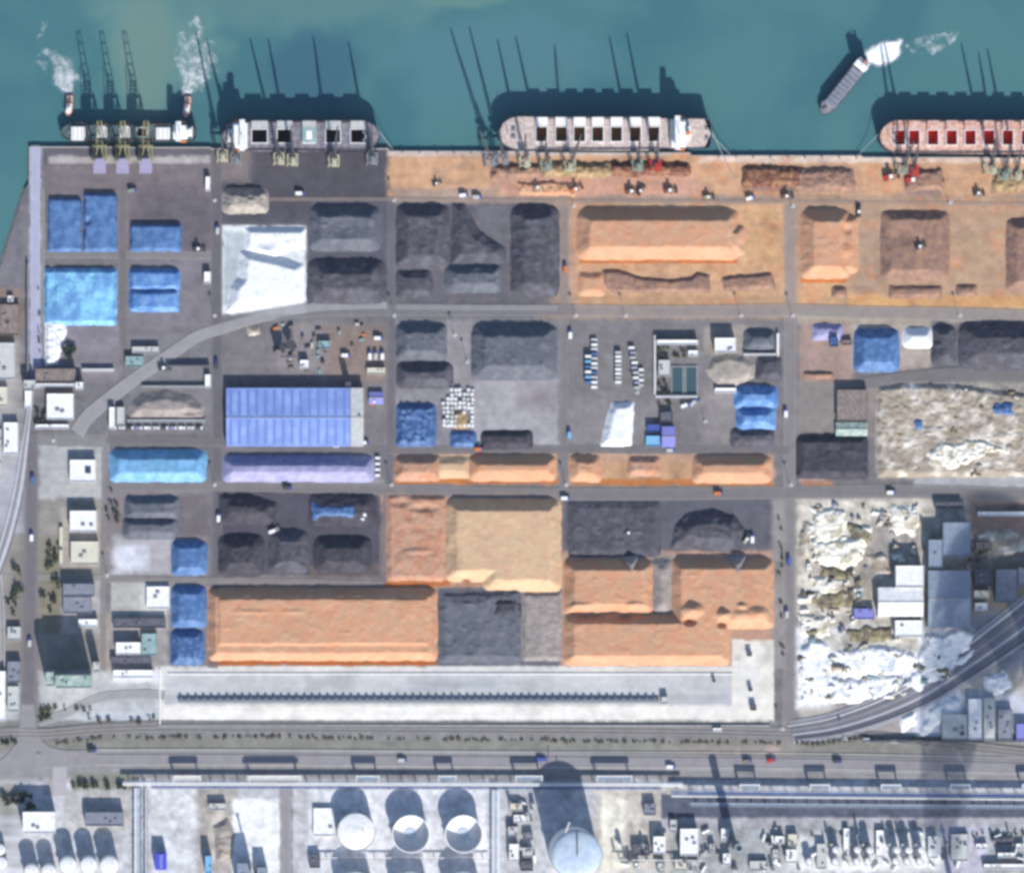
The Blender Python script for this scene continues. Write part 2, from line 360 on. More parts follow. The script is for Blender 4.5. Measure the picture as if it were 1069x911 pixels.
def ground_colour(x, y):
    """x, y in map metres (photo frame); returns linear albedo"""
    shp = np.shape(x)
    c = np.zeros(shp+(3,)) + np.array([120., 117., 120.])
    jx = x+2.6*fbm(x/11, y/11, 31, 4)+1.6*fbm(x/3.5, y/3.5, 33, 2); jy = y+2.6*fbm(x/11, y/11, 41, 4)+1.6*fbm(x/3.5, y/3.5, 43, 2)
    for (x0, y0, x1, y1, col, s) in ZONES:
        k = min(1.0, s/3.0)
        ax = x+(jx-x)*k; ay = y+(jy-y)*k
        s = s*1.35 if s > 1.6 else s
        d = np.minimum(np.minimum(ax-x0, x1-ax), np.minimum(ay-y0, y1-ay))
        m = np.clip(d/s+.5, 0, 1)[..., None]
        c = c*(1-m)+np.array(col, float)*m
    big = fbm(x/42, y/42, 5)[..., None]; fine = fbm(x/7, y/7, 9, 4)[..., None]; st = fbm(x/60, y/4, 19)[..., None]; sp = fbm(x/3, y/3, 77, 2)[..., None]
    scrap = ((x > 834) & (y > 522) & (y < 735) & (x < 1012)) | ((x > 914) & (y > 400) & (y < 498))
    amp = np.where(y[..., None] > 812, 1.9, np.where(scrap[..., None], 2.6, 1.0))
    blot = np.clip(fbm(x/16, y/16, 91, 4)*2.2-.5, 0, 1)[..., None]*np.where((y > 400) & (y < 690), 1, .7)[..., None]
    red = np.clip(fbm(x/13, y/9, 131, 4)*2.4-.25, 0, 1)[..., None]*np.clip((x-560)/60, 0, 1)[..., None]*np.clip((330-y)/12, 0, 1)[..., None]*.55
    gry = np.clip(fbm(x/18, y/6, 151, 4)*2.2-.45, 0, 1)[..., None]*np.clip((x-405)/20, 0, 1)[..., None]*np.clip((330-y)/12, 0, 1)[..., None]*.45
    c = c*(1-red)+np.array([204., 138., 100.])*red; c = c*(1-gry)+np.array([152., 128., 116.])*gry
    plat = (x > 160) & (x < 810) & (y > 696) & (y < 758)
    amp = np.where(plat[..., None], .45, amp)
    c = c*(1+.07*big+.09*fine*amp+.04*st+.05*sp*amp-.10*blot)
    return linarr(np.clip(c, 20, 250))

def quay_y(px):
    return np.interp(px, [31, 220, 405, 406, 720, 721, 1069, 1500], [153, 154, 156, 157, 160, 161.5, 165, 168])
def coast_x(py):
    return np.interp(py, [150, 190, 192, 196, 230, 262, 300, 420, 1100], [31, 31, 30, 27, 16, 6, -6, -60, -300])

def build_ground():
    xsf = np.concatenate([[31.0, 31.5], np.arange(33, 1085, 2.0), [1100, 1150, 1250, 1500, 2200, 4500]])
    left = np.array([0.0, .1, .22, .36, .5, .64, .78, .9])
    ysf = np.concatenate([[0], np.arange(170, 930, 2.0), [940, 960, 1000, 1100, 1400, 2200, 4500]])
    rows = []
    PX = []; PY = []
    for j, yy in enumerate(ysf):
        xs_l = coast_x(yy if j else 150)*(1-left)+31*left
        if j == 0: xs_l = 31+0*left
        xs = np.concatenate([xs_l, xsf])
        ys = np.full(xs.shape, yy) if j else quay_y(np.clip(xs, 31, 1500))
        PX.append(xs); PY.append(ys)
    PX = np.array(PX); PY = np.array(PY)
    # row 0 is the quay edge, row 1 is y=170; insert in-between rows
    r0, r1 = (PX[0], PY[0]), (PX[1], PY[1])
    ins = [(r0[0]*(1-t)+r1[0]*t, r0[1]*(1-t)+r1[1]*t) for t in np.linspace(0, 1, 8)[1:-1]]
    PX = np.vstack([PX[:1]]+[a[0][None] for a in ins]+[PX[1:]]); PY = np.vstack([PY[:1]]+[a[1][None] for a in ins]+[PY[1:]])
    cols = ground_colour(PX, PY)
    zz = np.zeros(PX.shape)
    wl = (PX[:-1, :-1]-PX[:-1, 1:]); mask = np.abs(wl) > 1e-4
    o = gridmesh('ground', X(PX), Y(PY), zz, cols, 'ground', mask)
    tag(o, 'dusty grey, black and orange yard ground of the port', None, kind='structure')
    # quay wall face down into the water
    q = MB()
    pts = [(27, 200), (31, 192), (31, 153)]+[(x, float(quay_y(x))) for x in (120, 220, 405, 406, 560, 720, 721, 900, 1069, 1500)]
    for (a, b), (c, d) in zip(pts[:-1], pts[1:]):
        q.quad((X(a), Y(b), -8), (X(a), Y(b), 0), (X(c), Y(d), 0), (X(c), Y(d), -8))
    tag(q.build('quay_wall', 'concrete'), 'long straight concrete quay wall along the water', 'quay wall')
    r = MB(); py = np.arange(196, 700, 6.0)
    for a, b in zip(py[:-1], py[1:]):
        xa, xb = coast_x(a), coast_x(b)
        r.quad((X(xa), Y(a), 0), (X(xb), Y(b), 0), (X(xb-9), Y(b), -8), (X(xa-9), Y(a), -8))
    tag(r.build('sea_slope', 'sand_beige'), 'sloping stone shore left of the yards', None, kind='structure')
    cap = MB()
    for (a, b), (c, d) in zip(pts[1:-1], pts[2:]):
        dx, dy = X(c)-X(a), Y(d)-Y(b); L = math.hypot(dx, dy)
        cap.box((X(a)+X(c))/2-0, (Y(b)+Y(d))/2-.6 if abs(dx) > abs(dy) else (Y(b)+Y(d))/2, .02, .5, L if abs(dx) > abs(dy) else 1.4, 1.2 if abs(dx) > abs(dy) else L, 0)
    tag(cap.build('quay_coping', 'concrete'), 'raised pale coping kerb along the quay edge', 'coping')
build_ground()

# water
wm = bpy.data.materials.new('water'); wm.use_nodes = True
t = wm.node_tree; N = t.nodes; L = t.links; b = N['Principled BSDF']
b.inputs['Roughness'].default_value = .35; b.inputs['IOR'].default_value = 1.33; b.inputs['Specular IOR Level'].default_value = .25
tc = N.new('ShaderNodeTexCoord')
def wnoise(sc, det, dist=0.0, loc=(0, 0, 0), st=(1, 1, 1)):
    mp = N.new('ShaderNodeMapping'); mp.inputs['Location'].default_value = loc; mp.inputs['Scale'].default_value = st
    n = N.new('ShaderNodeTexNoise'); n.inputs['Scale'].default_value = sc; n.inputs['Detail'].default_value = det; n.inputs['Distortion'].default_value = dist
    L.new(tc.outputs['Object'], mp.inputs[0]); L.new(mp.outputs[0], n.inputs['Vector']); return n
def wrange(n, a, b2, c, d):
    r = N.new('ShaderNodeMapRange'); r.inputs['From Min'].default_value = a; r.inputs['From Max'].default_value = b2; r.inputs['To Min'].default_value = c; r.inputs['To Max'].default_value = d
    r.interpolation_type = 'SMOOTHSTEP'; L.new(n, r.inputs['Value']); return r
def wmix(f, a, b2):
    m = N.new('ShaderNodeMix'); m.data_type = 'RGBA'; L.new(f, m.inputs['Factor'])
    for s, v in (('A', a), ('B', b2)):
        if isinstance(v, tuple): m.inputs[s].default_value = (*v, 1)
        else: L.new(v, m.inputs[s])
    return m.outputs['Result']
base = wmix(wrange(wnoise(.006, 4, .6).outputs['Fac'], .38, .62, 0, 1).outputs[0], lin((69, 117, 126)), lin((81, 128, 132)))
# silty plume drifting out from the second berth
gm = N.new('ShaderNodeMapping'); gm.vector_type = 'POINT'
def blob(cx, cy, rx, ry, jitter):
    mp = N.new('ShaderNodeMapping'); mp.inputs['Location'].default_value = (-X(cx)/rx, -Y(cy)/ry, 0); mp.inputs['Scale'].default_value = (1/rx, 1/ry, 0)
    L.new(tc.outputs['Object'], mp.inputs[0])
    ad = N.new('ShaderNodeVectorMath'); ad.operation = 'ADD'
    nn = wnoise(.02, 4, .4, (cx, cy, 0)); sc = N.new('ShaderNodeVectorMath'); sc.operation = 'SCALE'; sc.inputs['Scale'].default_value = jitter
    sb = N.new('ShaderNodeVectorMath'); sb.operation = 'SUBTRACT'; sb.inputs[1].default_value = (.5, .5, .5)
    L.new(nn.outputs['Color'], sb.inputs[0]); L.new(sb.outputs[0], sc.inputs[0]); L.new(mp.outputs[0], ad.inputs[0]); L.new(sc.outputs[0], ad.inputs[1])
    ml = N.new('ShaderNodeVectorMath'); ml.operation = 'LENGTH'; L.new(ad.outputs[0], ml.inputs[0])
    return wrange(ml.outputs['Value'], .55, 1.1, 1, 0).outputs[0]
base = wmix(blob(165, 10, 78, 120, 1.1), base, lin((100, 140, 138)))
base = wmix(blob(150, 60, 34, 90, .9), base, lin((110, 142, 136)))
base = wmix(blob(300, -20, 190, 60, 1.1), base, lin((92, 132, 134)))
base = wmix(blob(520, 60, 130, 60, 1.1), base, lin((84, 128, 136)))
base = wmix(blob(480, -5, 60, 16, 1.1), base, lin((98, 138, 134)))
base = wmix(blob(330, 70, 60, 45, .9), base, lin((66, 108, 124)))
L.new(base, b.inputs['Base Color'])
bp = N.new('ShaderNodeBump'); bp.inputs['Distance'].default_value = .25; bp.inputs['Strength'].default_value = .6
L.new(wnoise(.12, 6, 0, (0, 0, 0), (1, 2.2, 1)).outputs['Fac'], bp.inputs['Height']); L.new(bp.outputs[0], b.inputs['Normal'])
M['water'] = wm
tag(MB().quad((-5000, -600, -3), (5000, -600, -3), (5000, 5000, -3), (-5000, 5000, -3)).build('water', 'water'), 'calm teal harbour water', None, kind='structure')

# ---------------------------------------------------------------- roads
def catmull(pts, step=4.0):
    P = [Vector(p) for p in pts]; P = [P[0]*2-P[1]]+P+[P[-1]*2-P[-2]]; out = []
    for i in range(1, len(P)-2):
        a, b_, c, d = P[i-1:i+3]; n = max(2, int((c-b_).length/step))
        for k in range(n):
            t = k/n; out.append(.5*((2*b_)+(c-a)*t+(2*a-5*b_+4*c-d)*t*t+(3*b_-a-3*c+d)*t**3))
    out.append(P[-2]); return out
_rz = [0.05]
def ribbon(name, pts, width, rgb, label, mixg=.35, edge=None, z=None, name_kind='structure', crown=0.0, height=0.0, ncross=7):
    """a road or strip that follows pts (map coordinates); takes up some of the dust of the yards it crosses"""
    if z is None: _rz[0] += .02; z = _rz[0]
    P = catmull([(a, b_, 0) for a, b_ in pts]); n = len(P)
    wd = width if isinstance(width, (list, tuple)) else [width]*2
    xs = np.zeros((n, ncross)); ys = xs.copy(); zs = xs.copy()
    for i, p in enumerate(P):
        d = (P[min(i+1, n-1)]-P[max(i-1, 0)]).normalized(); s = Vector((-d.y, d.x, 0)); ww = wd[0]+(wd[1]-wd[0])*i/(n-1)
        for j in range(ncross):
            u = j/(ncross-1)*2-1; q = p+s*(u*ww/2); xs[i, j] = q.x; ys[i, j] = q.y
            zs[i, j] = z+crown*(1-u*u)+(0 if abs(u) < .99 else -0.04)
    g = ground_colour(xs, ys)
    u = np.linspace(-1, 1, ncross)[None, :, None]
    c = linarr(rgb)[None, None, :]*np.ones(xs.shape+(1,))
    if edge is not None: c = np.where(np.abs(u) > .8, linarr(edge), c)
    nz = fbm(xs/6, ys/6, 55)[..., None]
    c = (c*(1-mixg)+g*mixg)*(1+.07*nz)
    o = gridmesh(name, X(xs), Y(ys), zs, c, 'ground')
    return tag(o, label, None, kind=name_kind)
R_GREY = (122, 118, 122)
ribbon('quay_road', [(37, 152), (37, 260), (37, 330), (36, 404)], 9, (176, 178, 202), 'pale lilac concrete road on the west mole', .1, (196, 196, 214))
ribbon('service_road', [(44, 265.5), (130, 266), (222, 267)], 8, (136, 132, 132), 'narrow grey road between the blue piles', .2, (160, 156, 152))
ribbon('service_road', [(128, 180), (128, 262), (128, 340), (132, 372)], 9, (118, 112, 114), 'grey lane between blue piles running north', .2, (140, 136, 134))
ribbon('service_road', [(45, 197), (45, 340)], 3, (150, 150, 140), 'thin strip beside the west mole', .2)
ribbon('yard_road', [(226, 158), (226, 300), (227, 460), (226, 600), (222, 697)], 11, (104, 102, 110), 'dark grey road west of the warehouse', .2, (124, 120, 122))
ribbon('yard_road', [(409, 206), (409, 330), (408, 470), (404, 520), (399, 610)], 9, (108, 106, 114), 'grey road between coal piles', .25, (128, 124, 126))
ribbon('yard_road', [(589, 206), (589, 330), (589, 470), (588, 520)], 9, (134, 128, 128), 'grey road between coal yard and orange yard', .45, (154, 146, 142))
ribbon('yard_road', [(824, 206), (825, 330), (824, 520), (824, 690), (822, 812)], 13, (146, 140, 140), 'main north-south road east of the orange ore', .42, (164, 158, 154))
ribbon('quay_service_road', [(232, 208), (405, 208), (600, 210), (830, 211), (1100, 213)], 4, (150, 134, 126), 'narrow service road behind the quay apron', .45)
ribbon('port_road', [(60, 462), (140, 460), (230, 462), (300, 469), (420, 470), (600, 469), (824, 470)], 9, (118, 114, 116), 'grey road across the middle of the port', .2, (136, 132, 130))
ribbon('port_road', [(28, 458), (60, 458), (110, 460)], 14, (124, 122, 124), 'wide grey junction road', .2, (136, 134, 132))
ribbon('port_road', [(110, 508), (226, 507), (400, 511), (600, 516), (824, 514), (960, 513), (1110, 518)], [10, 15], (128, 124, 124), 'wide east-west road under the middle yards', .15, (146, 142, 138))
ribbon('port_road', [(112, 604), (222, 606), (300, 607), (400, 610)], 7, (140, 134, 130), 'narrow road between black coal and orange ore', .25)
ribbon('port_road', [(40, 602), (112, 603)], 7, (146, 142, 136), 'short lane beside the west buildings', .2)
ribbon('port_road', [(109, 470), (109, 520), (108, 600), (108, 700)], 6, (134, 130, 132), 'grey lane west of the small blue piles', .2)
ribbon('port_road', [(110, 466), (110, 530)], 5, (126, 122, 126), 'short grey lane', .2)
ribbon('port_road', [(600, 324), (700, 325), (824, 324), (900, 326), (1000, 328), (1110, 332)], [12, 14], (146, 138, 136), 'grey road south of the orange yard', .2, (168, 160, 152))
ribbon('port_road', [(232, 342), (270, 331), (330, 325), (410, 324), (600, 324)], 12, (124, 122, 126), 'grey road south of the coal piles', .2, (144, 142, 142))
ribbon('curved_road', [(80, 452), (95, 432), (135, 400), (175, 372), (205, 352), (232, 343), (270, 332), (330, 321), (404, 319)], [15, 8], (158, 156, 160), 'pale curved road climbing north-east', .1, (172, 168, 168))
ribbon('curved_road', [(414, 320), (500, 321), (582, 321)], 6, (146, 144, 146), 'pale strip beside the coal yard', .1)
ribbon('curved_road', [(900, 400), (930, 396), (985, 390), (1040, 390), (1100, 396)], 12, (122, 118, 118), 'grey curved track north of the rubble field', .2)
ribbon('curved_road', [(40, 754), (70, 744), (105, 728), (150, 724), (172, 726)], 9, (156, 158, 160), 'curved grey loop road on pale yard', .1, (174, 176, 178))
ribbon('main_road', [(34, 452), (33, 520), (32, 600), (30, 680), (29, 740), (28, 790)], [12, 16], (116, 112, 118), 'dark grey main road down the west side', .05, (136, 132, 132))
ribbon('highway', [(-60, 824), (0, 806), (40, 795), (90, 791), (240, 790), (500, 793), (824, 797), (1110, 802)], 17, (152, 149, 154), 'pale grey highway across the south', .1, (164, 162, 164))
ribbon('highway', [(-40, 770), (10, 764), (50, 765), (120, 759), (240, 758), (824, 764), (1110, 790)], 11, (136, 134, 134), 'grey rail corridor north of the hedge', .1, (150, 150, 146))
ribbon('ramp_road', [(27, 735), (25, 762), (16, 785), (-4, 802), (-40, 816)], [9, 12], (152, 149, 154), 'curved slip road bending west at the junction', .1)
ribbon('ramp_road', [(31, 735), (34, 762), (42, 778), (60, 787), (95, 790)], [9, 12], (152, 149, 154), 'curved slip road bending east at the junction', .1)
ribbon('ramp_road', [(29, 745), (28, 770), (26, 792), (20, 802)], [14, 26], (150, 148, 152), 'wide mouth of the west main road at the junction', .1)
ribbon('ramp_road', [(62, 800), (62, 830)], 15, (182, 178, 184), 'short pale access road into the refinery', .05)
ribbon('refinery_road', [(298, 816), (299, 1000)], 9, (152, 150, 154), 'grey road between refinery blocks', .1, (172, 170, 174))
ribbon('railway_embankment', [(826, 764), (870, 757), (920, 741), (965, 720), (1010, 690), (1060, 654), (1110, 616)], [24, 46], (132, 132, 142), 'curved railway bed rising north-east', .1, (176, 178, 186), crown=.6)
ribbon('railway_embankment', [(-6, 600), (8, 560), (20, 510), (27, 460), (31, 430), (33, 408)], [14, 5], (176, 176, 184), 'pale railway bed beside the west road', .1)
for k, off in enumerate((-10, -6.5, -3, .5, 4, 8, 11)):
    pts = [(826, 764), (870, 757), (920, 741), (965, 720), (1010, 690), (1060, 654), (1110, 616)]
    fan = [.75, .85, 1, 1.15, 1.35, 1.55, 1.75]
    ribbon('railway_track', [(a+off*.5*f, b_+off*.84*f) for (a, b_), f in zip(pts, fan)], [1.2, 2.2], [(222, 222, 226), (122, 122, 130), (158, 158, 166), (124, 124, 132), (206, 208, 216), (104, 108, 122), (84, 92, 112)][k], '%s railway track from the outer bank on the curved bed' % ['seventh', 'sixth', 'fifth', 'fourth', 'third', 'second', 'first'][k], .05, z=1.5+.03*k, ncross=4)
for k, off in enumerate((-5, -1.5, 2, 5)):
    ribbon('railway_track', [(-6+off*1.2, 600), (8+off*1.1, 560), (20+off, 510), (27+off*.7, 460), (31+off*.4, 430), (33+off*.3, 408)], [1.6, .8], [(206, 208, 220), (120, 116, 118), (224, 226, 236), (122, 118, 120)][k], 'railway track on the pale bed beside the west road', .05, z=.9+.03*k, ncross=4)
    ribbon('railway_track', [(-2+off*1.3, 700), (-2+off*1.2, 640), (-4+off, 600)], 1.2, (190, 190, 196), 'railway track low on the west edge', .1, z=.8+.02*k, ncross=4)
for k in range(3):
    y0 = 755+k*4
    ribbon('railway_track', [(-40, y0+12), (10, y0+6), (50, y0+6), (120, y0+1), (240, y0), (824, y0+6), (1110, y0+30)], 1.5, (150, 146, 144), 'railway track along the southern corridor', .05, z=.9+.02*k, ncross=4)
for k, yy in enumerate((784, 789, 800)):
    ribbon('road_marking', [(100, yy-2), (240, yy-2), (500, yy), (824, yy+2), (1110, yy+8)], 1.1, (196, 192, 186) if k != 1 else (118, 116, 118), 'line marking along the highway', .1, z=1.9+.02*k if False else _rz[0]+.05+.02*k, ncross=4)
# ---------------------------------------------------------------- builders
PSEED = [100]
def pile(name, label, cat, rect, h, m, slope=.75, rough=.22, group=None, lump=0.0, step=1.15, humps=(), edge=1.0, terr=None):
    """a heap with a flat or ridged top; rect (x0,y0,x1,y1) or polygon in map metres; humps: (x, y, rx, ry, dh) mounds or hollows on it"""
    PSEED[0] += 7; sd = PSEED[0] % 5000
    if isinstance(rect, tuple) and len(rect) == 4 and not isinstance(rect[0], tuple): rects = [(rect, h)]; poly = None
    elif isinstance(rect, list) and isinstance(rect[0][0], tuple) is False and len(rect[0]) == 2: poly = rect; rects = None
    else: rects = rect; poly = None
    if h > 1.01: h *= .82
    elif rects: rects = [(r_, q_*.82) for r_, q_ in rects]
    if rects:
        if h > 1.01: rects = [(rects[0][0], h)]
        rects = [((a_[0], a_[1]+max(0, hh_*(1.66-1/slope)), a_[2], a_[3]-.6), hh_) for a_, hh_ in rects]
    if poly: x0 = min(p[0] for p in poly); x1 = max(p[0] for p in poly); y0 = min(p[1] for p in poly); y1 = max(p[1] for p in poly)
    else: x0 = min(r[0][0] for r in rects); y0 = min(r[0][1] for r in rects); x1 = max(r[0][2] for r in rects); y1 = max(r[0][3] for r in rects)
    nx = max(8, int((x1-x0+4)/step)); ny = max(8, int((y1-y0+4)/step))
    gx, gy = np.meshgrid(np.linspace(x0-2, x1+2, nx), np.linspace(y0-2, y1+2, ny))
    wx = gx+edge*fbm(gx/8, gy/8, sd)*1.0; wy = gy+edge*fbm(gx/8+9, gy/8, sd+1)
    if poly:
        d = np.full(gx.shape, 1e9); inside = np.zeros(gx.shape, bool); k = len(poly)
        for i in range(k):
            ax, ay = poly[i]; bx, by = poly[(i+1) % k]
            t = np.clip(((wx-ax)*(bx-ax)+(wy-ay)*(by-ay))/((bx-ax)**2+(by-ay)**2), 0, 1)
            d = np.minimum(d, np.hypot(wx-ax-t*(bx-ax), wy-ay-t*(by-ay)))
            c = ((ay > wy) != (by > wy)) & (wx < (bx-ax)*(wy-ay)/((by-ay) if by != ay else 1e-9)+ax); inside ^= c
        z = np.minimum(h, np.where(inside, d, -d)*slope)
    else:
        z = np.full(gx.shape, -1e9)
        for (rx0, ry0, rx1, ry1), hh in rects:
            ins = min(hh/slope, (rx1-rx0)/2-.5, (ry1-ry0)/2-.5); hh2 = ins*slope
            ox = np.maximum(np.maximum(rx0+ins-wx, wx-(rx1-ins)), 0); oy = np.maximum(np.maximum(ry0+ins-wy, wy-(ry1-ins)), 0)
            z = np.maximum(z, hh2-slope*(ox**3.4+oy**3.4)**(1/3.4))
    on = np.clip(z/2, 0, 1)
    for (hx, hy, rx, ry, dh) in humps:
        q = np.hypot((gx-hx)/rx, (gy-hy)/ry); z = z+on*dh*np.clip(1-q, 0, 1)**.8
    z = z+on*rough*fbm(gx/6, gy/6, sd+2, 4)*1.4
    if lump: z = z+on*lump*(np.abs(fbm(gx/7, gy/7, sd+3, 3))*3-.5+.8*fbm(gx/3, gy/3, sd+4, 2))
    if m.startswith('coal') or m == 'ore': z = z+on*np.clip(fbm(gx/5, gy/5, sd+8, 2)-.15, 0, 1)*(1.6 if m.startswith('coal') else .7)
    zc = np.maximum(z, -.15)
    ok = np.maximum.reduce([z[:-1, :-1], z[1:, :-1], z[1:, 1:], z[:-1, 1:]]) > 0.0
    cx, cy = (x0+x1)/2, (y0+y1)/2
    o = gridmesh(name, gx-cx, -(gy-cy), zc, None, m, ok)
    o.location = (X(cx), Y(cy), 0)
    return tag(o, label, cat, group)

def cover(parent, name, m, cx, cy, sx, sy, z, wav=.3, seed=3):
    n = 14; gx, gy = np.meshgrid(np.linspace(-sx/2, sx/2, n), np.linspace(-sy/2, sy/2, n))
    zz = z+wav*fbm(gx/3+cx, gy/3+cy, seed); o = gridmesh(name, gx+cx, gy+cy, zz, None, m); o.parent = parent; return o

def building(name, label, cat, x0, y0, x1, y1, h, roof='white_roof', wall='wall', kind='flat', vents=2, group=None, ribs=0, overhang=.3, lights=0, door=True, rot=0, chim=False):
    cx, cy = (x0+x1)/2, (y0+y1)/2; sx, sy = x1-x0, y1-y0
    t = thing(name, label, cat, cx, cy, rot, group)
    b = MB()
    if kind == 'gable':
        rise = min(2.4, min(sy, sx)*.13); b.box(0, 0, 0, h-rise, sx-.6, sy-.6)
        for s in (-1, 1): b.quad((s*(sx/2-.3), -sy/2+.3, h-rise), (s*(sx/2-.3), 0, h-.1), (s*(sx/2-.3), sy/2-.3, h-rise))
    else: b.box(0, 0, 0, h-.25, sx-.4, sy-.4)
    b.build('wall', wall, t)
    r = MB()
    if kind == 'gable':
        for s in (-1, 1):
            r.quad((-sx/2, s*sy/2, h-rise), (sx/2, s*sy/2, h-rise), (sx/2, 0, h), (-sx/2, 0, h)); r.quad((-sx/2, s*sy/2, h-rise-.25), (sx/2, s*sy/2, h-rise-.25), (sx/2, s*sy/2, h-rise), (-sx/2, s*sy/2, h-rise))
        for i in range(ribs):
            x = -sx/2+sx*(i+.5)/ribs
            for s in (-1, 1): r.quad((x-.3, s*sy/2, h-rise+.22), (x+.3, s*sy/2, h-rise+.22), (x+.3, 0, h+.22), (x-.3, 0, h+.22)); r.quad((x-.3, s*sy/2, h-rise), (x-.3, 0, h), (x-.3, 0, h+.22), (x-.3, s*sy/2, h-rise+.22))
    else:
        r.box(0, 0, h-.25, h, sx, sy)
        e = .5
        if kind == 'flat':
            for (a, c, w1, w2) in ((0, sy/2-e/2, sx, e), (0, -sy/2+e/2, sx, e), (sx/2-e/2, 0, e, sy-2*e), (-sx/2+e/2, 0, e, sy-2*e)): r.box(a, c, h, h+.8, w1, w2)
        for i in range(ribs): r.box(-sx/2+sx*(i+.5)/ribs, 0, h, h+.25, .5, sy-1.2)
    ro = r.build('roof', roof, t)
    rnd = random.Random(int(x0*31+y0*7))
    for i in range(vents):
        v = MB(); vx = rnd.uniform(-.32, .32)*sx; vy = rnd.uniform(-.3, .3)*sy; s = min(sx, sy)*.09+.5
        v.box(vx, vy, h-.1, h+1.1, s*1.5, s); v.build('roof_vent', 'steel', ro)
    if kind == 'gable': MB().box(0, 0, h-.05, h+.35, sx, .9).build('ridge_cap', 'steel' if ribs else 'concrete', ro)
    if door: MB().box(-sx*.2, -sy/2+.05, 0, min(3.6, h*.6), min(4, sx*.3), .3).build('door', 'dark_steel', t)
    nw = max(1, int(sx/9))
    if h > 5 and not ribs:
        for i in range(min(nw, 5)):
            MB().box(-sx/2+sx*(i+.5)/min(nw, 5), -sy/2+.05, h*.66, h*.82, 2.2, .25).build('window', 'glass', t)
    return t

def tank(name, label, cat, px, py, r, h, kind='cone', shell='white', roof='white_roof', group=None, cat_walk=True, n=40):
    t = thing(name, label, cat, px, py, 0, group)
    if kind == 'float':
        MB().ring(0, 0, 0, h, r-.35, r, n).build('shell', shell, t)
        MB().cyl(0, 0, 0, h*.3, r-.4, n=n).build('floating_roof', 'white_roof', t)
        MB().ring(0, 0, h-.7, h+.1, r, r+.8, n).build('wind_girder', 'white', t)
        MB().cyl(0, 0, h*.3, h*.3+.6, r*.3, n=n).build('roof_pontoon', 'pale_blue', t)
    else:
        MB().cyl(0, 0, 0, h, r, n=n).build('shell', shell, t)
        d = MB(); (d.dome(0, 0, h, r, r*.16 if kind == 'dome' else r*.12, n) if kind != 'cone' else d.cyl(0, 0, h, h+r*.12, r, .3, n))
        ro = d.build('roof', roof, t, smooth=kind == 'dome')
        MB().ring(0, 0, h, h+.6, r-.2, r+.15, n).build('roof_rim', 'steel', t)
        MB().cyl(r*.35, r*.1, h, h+r*.12+.9, .5, n=10).build('roof_vent', 'steel', ro)
    s = MB(); k = max(8, int(r*1.6))
    for i in range(k):
        a = 2.6+i/k*1.9; s.box((r+.7)*math.cos(a), (r+.7)*math.sin(a), h*i/k, h*(i+1)/k+.2, 1.3, .35, a)
    s.build('stair', 'steel', t)
    return t

def truck(name, label, px, py, rot, m='white', L=9, W=3.0, H=3.6, group=None, cab='blue_paint', z=.35):
    t = thing(name, label, 'truck', px, py, rot, group, z)
    MB().box(-1.3, 0, 1.1, H, L-3.2, W).build('cargo_box', m, t)
    c = MB(); c.box(L/2-1.4, 0, .7, 2.9, 2.4, W*.9, 0, .8, .9); cb = c.build('cab', cab, t)
    MB().box(L/2-.35, 0, 1.7, 2.5, .25, W*.75).build('windscreen', 'glass', cb)
    MB().box(-.4, 0, .6, 1.05, L-1, 1.1).build('chassis', 'dark_steel', t)
    for a in (-L/2+1.4, -L/2+2.8, L/2-1.5):
        for s in (-1, 1): MB().tube((a, s*(W/2-.35), .5), (a, s*(W/2), .5), .5, n=12).build('wheel', 'rubber', t)
    return t
def loader(name, label, px, py, rot, m='yellow_paint', group=None, s=1.0, z=.1):
    t = thing(name, label, 'loader', px, py, rot, group, z)
    MB().box(-1.2*s, 0, 1.0*s, 2.6*s, 4.2*s, 2.6*s, 0, .9, .9).build('body', m, t)
    cb = MB().box(.5*s, 0, 2.3*s, 4.0*s, 1.9*s, 2.0*s, 0, .85, .85).build('cab', 'glass', t); MB().box(.5*s, 0, 4.0*s, 4.2*s, 2.0*s, 2.1*s).build('cab_roof', 'white', cb)
    a = MB()
    for y in (-.8, .8): a.tube((.8*s, y*s, 2.0*s), (4.4*s, y*s, 1.0*s), .25*s)
    a.build('lift_arm', m, t)
    MB().prism([(4.2*s, -1.8*s), (5.8*s, -1.8*s), (5.8*s, 1.8*s), (4.2*s, 1.8*s)], .2*s, 1.7*s, [(4.2*s, -1.8*s), (5.0*s, -1.8*s), (5.0*s, 1.8*s), (4.2*s, 1.8*s)]).build('bucket', 'dark_steel', t)
    for x in (-2.2, 1.6):
        for y in (-1.4, 1.4): MB().tube((x*s, y*s-.3*s, .9*s), (x*s, y*s+.3*s, .9*s), .9*s, n=12).build('wheel', 'rubber', t)
    return t
def container(label, px, py, rot, m, group, L=6.1, z=0.0, cat='container', name='shipping_container', H=2.9, W=2.6):
    t = thing(name, label, cat, px, py, rot, group, z+.1)
    b = MB().box(0, 0, 0, H, L, W)
    for i in range(int(L/1.2)): b.box(-L/2+.6+i*1.2, 0, H, H+.06, .6, W-.3)
    b.build('body', m, t)
    MB().box(L/2+.06, 0, .2, H-.2, .12, W-.3).build('door', 'steel', t)
    return t

